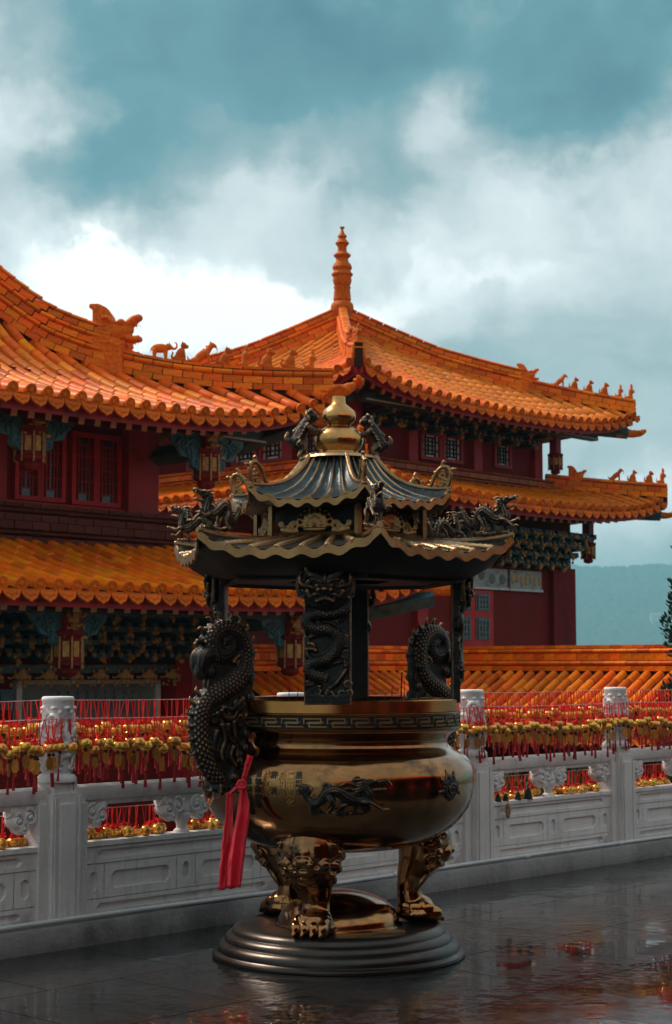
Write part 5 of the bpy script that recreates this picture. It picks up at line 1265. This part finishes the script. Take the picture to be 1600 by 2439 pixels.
# ---- four relief pillars on the rim (x outward, y along, z up)
m = MB(); w2, z0, z1 = .122, 1.385, 2.13
m.box(-.018, .012, -w2, w2, z0, z1)
for s in (-1, 1): m.box(.010, .024, s * w2 - (.010 if s > 0 else 0), s * w2 + (.010 if s < 0 else 0), z0 + .04, z1 - .14)
m.box(.01, .026, -w2, w2, z0, z0 + .05)
def pp_(x, y): return ((x - 525) / 300 * w2, 1.398 + (2230 - y) / 2230 * .77)      # crop pixel to plate
def R_(pts, r, n_=7, out=.012): m.tube([Vector((out, *pp_(*p))) for p in pts], r, n_)
def rc(pts, r, out=.016, n_=5): m.tube(curve([Vector((out, *pp_(*p))) for p in pts], n_), r, 7)
for path in ([(720, 700), (760, 790), (640, 870), (440, 890), (300, 930), (260, 1030), (340, 1110), (520, 1130), (630, 1200), (660, 1330), (630, 1450), (540, 1560), (400, 1620), (300, 1660), (280, 1760), (380, 1830), (520, 1880)],):
    pts = curve([Vector((.016, *pp_(*p))) for p in path], 5); m.tube(pts, [.02, .030, .034, .034, .032, .03, .028, .03, .03, .024, .012], 10, flat=1)
    for i in range(1, len(pts) - 1):
        t_ = (pts[i + 1] - pts[i - 1]).normalized(); nn = Vector((0, -t_.z, t_.y))
        for a in ((-.9, -.3, .3, .9) if i % 2 else (-.6, 0, .6)): m.ell(pts[i] + (Vector((1, 0, 0)) * math.cos(a) + nn * math.sin(a)) * .028, (.0075, .008, .008), nu=6, nv=4)
for i in range(9): rc([(430 + 38 * i, 1700 - 14 * i), (440 + 36 * i, 1740 - 16 * i)], [.010, .004])
for i in range(5): rc([(640 + 40 * i, 990 - 26 * i), (660 + 38 * i, 1040 - 30 * i)], [.011, .004])
for (cx, cy, r, a0) in ((730, 720, .022, 0), (750, 1240, .02, 2), (760, 1350, .022, 1), (755, 1490, .026, 3), (770, 1620, .022, 4), (260, 1270, .016, 2), (270, 740, .016, 1), (780, 1960, .022, 0), (300, 1990, .024, 3), (400, 2060, .028, 1), (560, 2110, .026, 2), (700, 2100, .022, 5), (800, 2080, .02, 4), (270, 2120, .02, 0)):
    c = pp_(cx, cy); m.tube([(.020, c[0] + x, c[1] + z) for x, z in spiral((0, 0), r, .004, 1.5, a0, 14)], [.008, .006], 6)
for p in ([(380, 930), (420, 1060), (470, 1110), (560, 1110)], [(240, 980), (270, 920), (350, 920)], [(300, 1240), (400, 1200), (520, 1190)], [(310, 1210), (390, 1170)], [(260, 1430), (270, 1530), (350, 1590), (310, 1700), (265, 1800)], [(240, 1430), (330, 1420), (390, 1460)], [(270, 1340), (330, 1350), (370, 1390)], [(250, 1930), (330, 1900), (400, 1870), (470, 1880)], [(250, 1970), (340, 1950), (400, 1900)]): rc(p, [.011, .012, .008], .022)
# tail leaf
for i in range(7): rc([(500 + 10 * i, 2040 - 10 * i), (600 + 14 * i, 1980 - 20 * i), (700 + 10 * i, 1850 - 20 * i), (765, 1720)], [.006, .012, .003], .016)
# monster mask
m.ell((.03, 0, 1.985), (.05, .135, .12)); m.ell((.05, 0, 2.0), (.05, .085, .075))
rc([(175, 640), (150, 420), (220, 200), (240, 150)], [.016, .014, .006], .04); rc([(830, 640), (850, 420), (790, 230), (760, 160)], [.016, .014, .006], .04)
def mir(pts, r, out):
    rc(pts, r, out); rc([(1010 - x, y) for x, y in pts], r, out)
mir([(490, 400), (430, 350), (320, 300), (250, 190)], [.014, .02, .022, .006], .085); mir([(470, 420), (400, 380), (330, 370)], [.007, .006], .098)
mir([(270, 420), (290, 390), (300, 430), (260, 440)], [.008, .006], .08); mir([(180, 330), (200, 440), (310, 480), (370, 520)], [.010, .012, .008], .075)
mir([(270, 530), (310, 610), (370, 640), (400, 710)], [.011, .014, .010], .08); rc([(390, 710), (440, 680), (505, 665), (570, 680), (620, 710)], [.010, .009], .085); rc([(360, 610), (430, 590), (505, 575), (580, 590), (650, 610)], [.010, .009], .09)
for x in (405, 590): m.ell((.088, *pp_(x, 470)), (.016, .014, .013))
for x in (425, 580): m.ell((.098, *pp_(x, 530)), .013)
m.ell((.10, *pp_(503, 520)), (.02, .02, .014)); m.ell((.09, *pp_(503, 380)), (.015, .012, .03)); m.ell((.04, *pp_(503, 670)), (.045, .075, .045))
for x in (440, 570, 480, 530): m.tube([(.09, *pp_(x, 600)), (.092, *pp_(x, 650))], [.007, .002], 5)
for x in range(300, 760, 50): rc([(x, 260), (x + (x - 505) * .1, 170), (x + (x - 505) * .25, 110)], [.008, .012, .004], .05)
mir([(190, 650), (240, 600), (200, 520)], [.012, .008], .05)
pil_me = fused(m, M['patina'], .0048, 0, 'pillar')
for a in (-95, -2, 85, 179): kp('pillar', pil_me, RZ(a) @ Matrix.Translation((.645, 0, 0)))

# ---- hexagonal roofs
HEX = -17.8
def hexpt(k_, f, R): 
    a = Vector((math.cos(math.radians(HEX + 60 * k_)), math.sin(math.radians(HEX + 60 * k_)), 0)); b = Vector((math.cos(math.radians(HEX + 60 * (k_ + 1))), math.sin(math.radians(HEX + 60 * (k_ + 1))), 0))
    return (a * (1 - f) + b * f) * R
def hexroof(name, R0, zmid, lift, prof, nw, wave, band, ribr, rope, fmat):
    """prof: list of (R, z) from the eave inwards; nw scallops per side"""
    root = None
    def eave_z(f): 
        e = abs(2 * f - 1); return zmid + lift * e ** 4
    surf = MB(); nf = 48 if not rope else 40
    for k_ in range(6):
        rings = []
        for j, (R, z) in enumerate(prof):
            w = max(0, 1 - j / (len(prof) - 1)) ** 1.6
            row = []
            for i in range(nf + 1):
                f = i / nf; p = hexpt(k_, f, R * (1 + .02 * abs(2 * f - 1) ** 4 * w)); zz = z + lift * abs(2 * f - 1) ** 4 * w
                fl = 0 if rope else .020 * max(0, math.cos(2 * PI * nw * f)) ** 2 * min(1, (j + 1) / 2)
                row.append(p * (1 + fl / max(.2, R) * .9) + Vector((0, 0, zz + fl * .5)))
            rings.append(row)
        surf.loft(rings, closed=False, cap=False)
    root = kp(name, surf.mesh(name, M['roofmetal'], 60))
    # wavy eave band
    bd_ = MB()
    for k_ in range(6):
        rings = []
        for i in range(121):
            f = i / 120; R = R0 * (1 + .02 * abs(2 * f - 1) ** 4); p = hexpt(k_, f, R); z = eave_z(f) + wave * math.cos(2 * PI * nw * f) * (1 if abs(2 * f - 1) < .9 else .3)
            cn_2 = p.normalized() * .012
            rings.append([p - cn_2 + Vector((0, 0, z + .004)), p + Vector((0, 0, z + .004)), p + cn_2 * .3 + Vector((0, 0, z - band)), p - cn_2 + Vector((0, 0, z - band))])
        bd_.loft(rings)
    kp('eave_band', bd_.mesh('eave_band', M[fmat], 40), None, root)
    ribs = MB()
    for k_ in range(6):
        for i in range(nw + 1):
            f = i / nw
            if rope or f in (0, 1):
                pts = []
                for j in range(25):
                    t_ = j / 24; jj = t_ * (len(prof) - 1); a = min(int(jj), len(prof) - 2); fr_ = jj - a
                    R = prof[a][0] * (1 - fr_) + prof[a + 1][0] * fr_; z = prof[a][1] * (1 - fr_) + prof[a + 1][1] * fr_
                    w = max(0, 1 - t_) ** 1.6; e = abs(2 * f - 1)
                    pts.append(hexpt(k_, f, R * (1 + .02 * e ** 4 * w)) + Vector((0, 0, z + lift * e ** 4 * w + .004)))
                ribs.tube(pts, [ribr * (1.18 if (q_ % 2) else .9) for q_ in range(25)] if rope else ribr, 8)
    kp('roof_ribs', ribs.mesh('roof_ribs', M['roofmetal'], 60), None, root)
    return root
lowp = [(.975, 2.195), (.90, 2.212), (.80, 2.228), (.68, 2.246), (.56, 2.266), (.46, 2.285)]
lr = hexroof('lower_roof', .975, 2.195, .105, lowp, 7, .011, .042, .017, True, 'brassdull')
un = MB()
for k_ in range(6):
    rings = []
    for (R, z, w) in ((.965, 2.165, 1), (.90, 2.12, .6), (.80, 2.075, .2), (.72, 2.062, 0), (.60, 2.06, 0), (.30, 2.06, 0)):
        rings.append([hexpt(k_, i / 24, R) + Vector((0, 0, z + .10 * w * abs(2 * i / 24 - 1) ** 4)) for i in range(25)])
    un.loft(rings, closed=False, cap=False)
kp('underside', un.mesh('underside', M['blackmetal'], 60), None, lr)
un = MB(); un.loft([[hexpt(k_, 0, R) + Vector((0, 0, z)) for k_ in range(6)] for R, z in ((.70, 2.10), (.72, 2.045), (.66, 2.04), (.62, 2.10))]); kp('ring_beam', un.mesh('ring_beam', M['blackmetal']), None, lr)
upp = [(.635, 2.482), (.56, 2.500), (.48, 2.525), (.40, 2.562), (.33, 2.612), (.275, 2.668), (.235, 2.722), (.205, 2.765)]
ur = hexroof('upper_roof', .635, 2.482, .085, upp, 6, .012, .034, .014, False, 'brassdull')
un = MB()
for k_ in range(6):
    un.loft([[hexpt(k_, i / 24, R) + Vector((0, 0, z + .08 * w * abs(2 * i / 24 - 1) ** 4)) for i in range(25)] for (R, z, w) in ((.63, 2.455, 1), (.56, 2.44, .5), (.45, 2.45, 0), (.1, 2.46, 0))], closed=False, cap=False)
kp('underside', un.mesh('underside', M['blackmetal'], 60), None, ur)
un = MB(); un.lathe([(.0, 2.75), (.225, 2.755), (.215, 2.772), (.16, 2.782), (.0, 2.784)], 40, cap=False); kp('roof_collar', un.mesh('roof_collar', M['roofmetal'], 50), None, ur)
# lantern drum between the roofs
dr_ = MB()
for k_ in range(6):
    a, b = hexpt(k_, 0, .488), hexpt(k_, 1, .488)
    dr_.tube([a + Vector((0, 0, 2.27)), a + Vector((0, 0, 2.52))], .020, 4)
    for z, r in ((2.295, .022), (2.475, .014)): dr_.tube([a * .985 + Vector((0, 0, z)), b * .985 + Vector((0, 0, z))], r, 4)
drum = kp('drum', dr_.mesh('drum', M['brassdull']))
di = MB(); di.loft([[hexpt(k_, 0, .40) + Vector((0, 0, z)) for k_ in range(6)] for z in (2.27, 2.50)]); kp('drum_shade_filler', di.mesh('drum_shade_filler', M['blackmetal']), None, drum)  # near-black filler standing in for the shaded hollow of the drum
lp = MB()   # lotus panel: x along, y outward, z up
for i in range(9):
    a = PI * i / 8; lp.ell((.055 * math.cos(a), 0, .035 + .05 * math.sin(a)), (.019, .010, .033), rotm('Y', 90 - math.degrees(a)), 8, 6)
for i in range(5):
    a = PI * (i + .5) / 5; lp.ell((.028 * math.cos(a), -.006, .03 + .03 * math.sin(a)), (.015, .009, .028), rotm('Y', 90 - math.degrees(a)), 8, 6)
for i in range(11): a = PI * i / 10; lp.ell((.098 * math.cos(a), .003, .045 + .085 * math.sin(a)), .011, nu=7, nv=5)
lp.ell((0, -.01, .012), (.07, .01, .012))
for s in (-1, 1):
    for (cx, cz, r, a0) in ((.115, .035, .03, 0), (.165, .02, .022, 2), (.19, .045, .018, 4)):
        lp.tube([(s * (cx + x), 0, cz + z) for x, z in spiral((0, 0), r, .006, 1.5, a0, 14)], [.008, .006], 6)
    lp.tube(curve([(s * .09, 0, .005), (s * .14, 0, .0), (s * .20, 0, .012)]), [.010, .008], 6)
lot = fused(lp, M['brassdull'], .0055, 1, 'lotus_panel')
for k_ in range(6):
    c = hexpt(k_, .5, .488); t_ = (hexpt(k_, 1, 1) - hexpt(k_, 0, 1)).normalized(); o_ = c.normalized()
    kp('lotus_panel', lot, basis(-t_, -o_, Vector((0, 0, 1)), c * .985 + Vector((0, 0, 2.315))), drum)
# dragons on the six lower corners, scrolls on the six upper corners
for k_ in range(6):
    a = HEX + 60 * k_
    kp('corner_dragon', DRAG, RZ(a) @ Matrix.Translation((.72, 0, 2.292)) @ Matrix.Rotation(-.10, 4, 'Y') @ Matrix.Scale(1.0, 4))
sc = MB()
sc.tube(curve([(-.075, 0, .0), (-.05, 0, .012), (-.03, 0, .04), (-.012, 0, .085), (.02, 0, .125), (.058, 0, .128), (.075, 0, .095), (.07, 0, .05), (.055, 0, .01), (.065, 0, -.01)]), [.010, .012, .011, .012, .011, .012, .013, .012, .013, .012], 8)
sc.tube(curve([(.03, 0, .125), (.032, 0, .15), (.045, 0, .165)]), [.011, .010, .012], 7); sc.tube([(.07, 0, .11), (.098, 0, .12), (.105, 0, .112)], [.010, .009, .011], 7); sc.ell((.065, 0, -.005), .018)
for (cx, cz, r, a0) in ((.03, .085, .026, 1), (.02, .035, .02, 3), (.045, .05, .018, 5)): sc.tube([(cx + x, 0, cz + z) for x, z in spiral((0, 0), r, .005, 1.5, a0, 14)], [.007, .006], 6)
for i in range(4): sc.ell((-.05 + .013 * i, 0, .03 + .022 * i), .009)
sc.ell((-.01, 0, .1), .012); sc.ell((-.078, 0, .004), .014)
scm = fused(sc, M['brassdull'], .0042, 0, 'corner_scroll')
for k_ in range(6): kp('corner_scroll', scm, RZ(HEX + 60 * k_) @ Matrix.Translation((.57, 0, 2.562)))
# gourd finial and two lions climbing it
m = MB(); m.lathe([(.10, 2.782), (.112, 2.79), (.108, 2.80), (.128, 2.825), (.140, 2.858), (.138, 2.885), (.118, 2.918), (.085, 2.938), (.066, 2.948), (.066, 2.954), (.085, 2.968), (.097, 2.992), (.096, 3.015), (.080, 3.045), (.052, 3.068), (.040, 3.078), (.038, 3.115), (.036, 3.12), (.0, 3.12)], 56, cap=False)
kp('gourd_finial', m.mesh('gourd_finial', M['brass'], 60))
m = MB()  # lion rearing up towards +x
m.ell((-.035, 0, .055), (.042, .04, .045)); m.tube(curve([(-.035, 0, .05), (-.02, 0, .10), (.005, 0, .15), (.03, 0, .185)]), [.04, .038, .034, .03], 10)
m.ell((.042, 0, .205), (.036, .034, .032)); m.ell((.070, 0, .196), (.018, .022, .016)); m.ell((.066, 0, .18), (.016, .018, .009))
for i in range(16): a = i * .8; m.ell((.022 - .003 * (i % 4), .032 * math.cos(a), .195 + .03 * math.sin(a) - .006 * (i // 8)), .012, nu=7, nv=5)
for i in range(8): m.ell((-.055 + .012 * i, 0, .115 + .012 * i), .012, nu=7, nv=5)
for s in (-1, 1):
    m.tube(curve([(.01, s * .028, .15), (.045, s * .035, .12), (.075, s * .03, .118), (.092, s * .025, .125)]), [.02, .016, .013, .014], 8)
    m.tube(curve([(-.035, s * .03, .05), (-.0, s * .042, .02), (-.02, s * .04, -.02), (.01, s * .04, -.035)]), [.028, .02, .014, .016], 8); m.ell((.02, s * .04, -.038), (.02, .014, .010))
    m.ell((.035, s * .03, .235), .011)
m.tube(curve([(-.07, 0, .05), (-.1, 0, .075), (-.09, 0, .11)]), [.016, .014, .008], 7)
for i in range(10): m.tube([(-.045 + .006 * i, .038 * (-1) ** i, .06 + .01 * i), (-.03 + .006 * i, .044 * (-1) ** i, .07 + .01 * i)], [.007, .004], 5)
lion = fused(m, M['patina2'], .0055, 1, 'climbing_lion')
kp('climbing_lion', lion, Matrix.Translation((-.195, -.03, 2.80)) @ RZ(8)); kp('climbing_lion', lion, Matrix.Translation((.20, .03, 2.79)) @ RZ(176) @ Matrix.Scale(.96, 4))

# ---- red ribbon tied to the left handle
rb_ = MB(); Yr = 8.86
def XZ(px, py, Y): 
    d_ = pix_dir(px, py); k_ = Y / d_.y; return Vector((d_.x * k_, Y, 1.6 + d_.z * k_))
def strip(L, R, Yo, folds, amp, ph):
    rows = []
    for j in range(33):
        t_ = j / 32; row = []
        a, b = XZ(*L(t_), Yr + Yo), XZ(*R(t_), Yr + Yo)
        for i in range(25):
            f = i / 24; p = a.lerp(b, f)
            w_ = (folds * f + ph / PI + .25 * math.sin(t_ * 3)) % 2; p.y += amp * (2 * abs(w_ - 1) - 1) * min(1, .3 + t_) + .010 * mnoise.noise((f * 3, t_ * 6, ph)) + .004 * mnoise.noise((f * 9, t_ * 22, ph))
            p.x += .004 * mnoise.noise((f * 4, t_ * 6, ph + 4)); p.z += .004 * math.sin(f * 9 + ph) * t_
            row.append(p)
        rows.append(row)
    rb_.loft(rows, closed=False, cap=False)
lerp = lambda a, b, t_: a + (b - a) * t_
strip(lambda t_: (lerp(574, 546, min(1, t_ * 1.2)) - 6 * t_, lerp(1868, 2116, t_)), lambda t_: (lerp(583, 594, min(1, t_ * 5)) - 22 * max(0, t_ - .35) / .65, lerp(1866, 2113, t_)), 0, 3.1, .017, .4)
strip(lambda t_: (lerp(541, 519, t_), lerp(1888, 2119, t_)), lambda t_: (lerp(556, 551, t_) , lerp(1888, 2117, t_)), .035, 2.0, .012, 1.6)
strip(lambda t_: (lerp(588, 571, t_), lerp(1797, 1868, t_)), lambda t_: (lerp(603, 583, t_), lerp(1802, 1866, t_)), .0, 2.5, .010, 0)
strip(lambda t_: (lerp(571, 541, t_), lerp(1862, 1890, t_)), lambda t_: (lerp(580, 557, t_), lerp(1872, 1890, t_)), .03, 2, .008, 0)
rib = tag(build('red_ribbon', rb_, M['cloth'], smooth=180), 'long red satin ribbon hanging from the left dragon handle', 'ribbon')
so_ = rib.modifiers.new('thick', 'SOLIDIFY'); so_.thickness = .0016; so_.offset = 0
kn_ = MB(); c0 = XZ(576, 1868, Yr - .012); kn_.ell(c0, (.022, .022, .026), nu=12, nv=8)
for i in range(5): kn_.tube(curve([c0 + Vector((.02 * math.cos(i), -.012, .02 * math.sin(i))), c0 + Vector((.024 * math.cos(i + 1.2), -.02, .022 * math.sin(i + 1.2))), c0 + Vector((.018 * math.cos(i + 2.4), -.008, .02 * math.sin(i + 2.4)))]), .008, 6)
kno = build('knot', kn_, M['cloth'], rib, 60)
# ---- incense sticks standing in the ash
random.seed(77)
for i, (px, top) in enumerate(((556, 1630), (552, 1655), (710, 1640), (918, 1655), (934, 1635), (957, 1600), (962, 1622), (990, 1640), (1020, 1655), (1006, 1650), (875, 1660), (690, 1625))):
    Ys = BY + random.uniform(-.35, .3); p = XZ(px, top, Ys)
    sk = MB(); sk.tube([(p.x + random.gauss(0, .012), Ys, 1.30), p], .0022 if i != 5 else .0045, 5)
    pos = {556: 'close to the left handle, taller one', 552: 'close to the left handle, shorter one', 690: 'just left of the front pillar', 710: 'right beside the front pillar', 875: 'right of the front pillar, nearest to it', 918: 'second right of the front pillar', 934: 'third right of the front pillar', 957: 'thickest and tallest, right of the front pillar', 962: 'beside the thickest stick', 990: 'in front of the right handle, leftmost', 1006: 'in front of the right handle, middle', 1020: 'nearest the right pillar'}[px]
    tag(build('incense_stick', sk, M['incense']), 'dark incense stick in the burner, %s' % pos, 'incense stick', 'incense sticks in the burner')

# ================================================================== HALL ACROSS THE TERRACE, behind the camera (mirrored in the bronze)
H_ = thing('temple_hall', 'red columned hall facing the burner from across the terrace, seen only in reflections', 'temple', uvz=(6, -6, 0))
hw = MB(); hw.box(-12, 24, -9.2, -9.0, 0, 5.2); build('wall', hw, M['maroon'], H_)
for i in range(9):
    u = -11 + i * 4.2
    hc = MB(); hc.M = Matrix.Translation((u, -6.4, 0)); hc.lathe([(.34, 0), (.34, .25), (.24, .34), (.24, 4.6), (0, 4.6)], 20); build('column', hc, M['redbright'], H_, 40)
    if i < 8:
        hd_ = MB(); hd_.box(u + .9, u + 3.3, -8.99, -8.9, .1, 3.4); ho2 = build('door', hd_, M['dark'], H_)
hb = MB(); hb.box(-12, 24, -6.6, -6.2, 4.3, 4.75); build('eave_beam', hb, M['teal'], H_)
hr = MB(); hr.grid(lambda a, b: (-13 + 38 * a, -4.6 - 5.4 * b, 4.7 + 1.5 * b + 1.6 * b * b), 2, 10); hr.grid(lambda a, b: (-13 + 38 * a, -4.6 - 5.4 * b, 4.5 + 1.5 * b + 1.2 * b * b), 2, 10)
hr.grid(lambda a, b: (-13 + 38 * a, -10.0 - 5.4 * b, 7.8 - 4.6 * b + 1.6 * b * b), 2, 10); build('roof', hr, M['tile'], H_, 180)

# ================================================================== HAZE
hz_ = MB(); hz_.box(-4600, 6600, -2100, 8000, -4.5, 460)
ho_ = tag(build('haze', hz_, M['dark']), kind='stuff')
hm_ = bpy.data.materials.new('haze_air'); hm_.use_nodes = True
hn = hm_.node_tree.nodes; hn.remove(hn['Principled BSDF'])
pv = hn.new('ShaderNodeVolumePrincipled'); pv.inputs['Color'].default_value = (.36, .80, .95, 1); pv.inputs['Density'].default_value = .00026
pv.inputs['Anisotropy'].default_value = .2
hm_.node_tree.links.new(pv.outputs[0], hn['Material Output'].inputs['Volume'])
ho_.data.materials.clear(); ho_.data.materials.append(hm_)
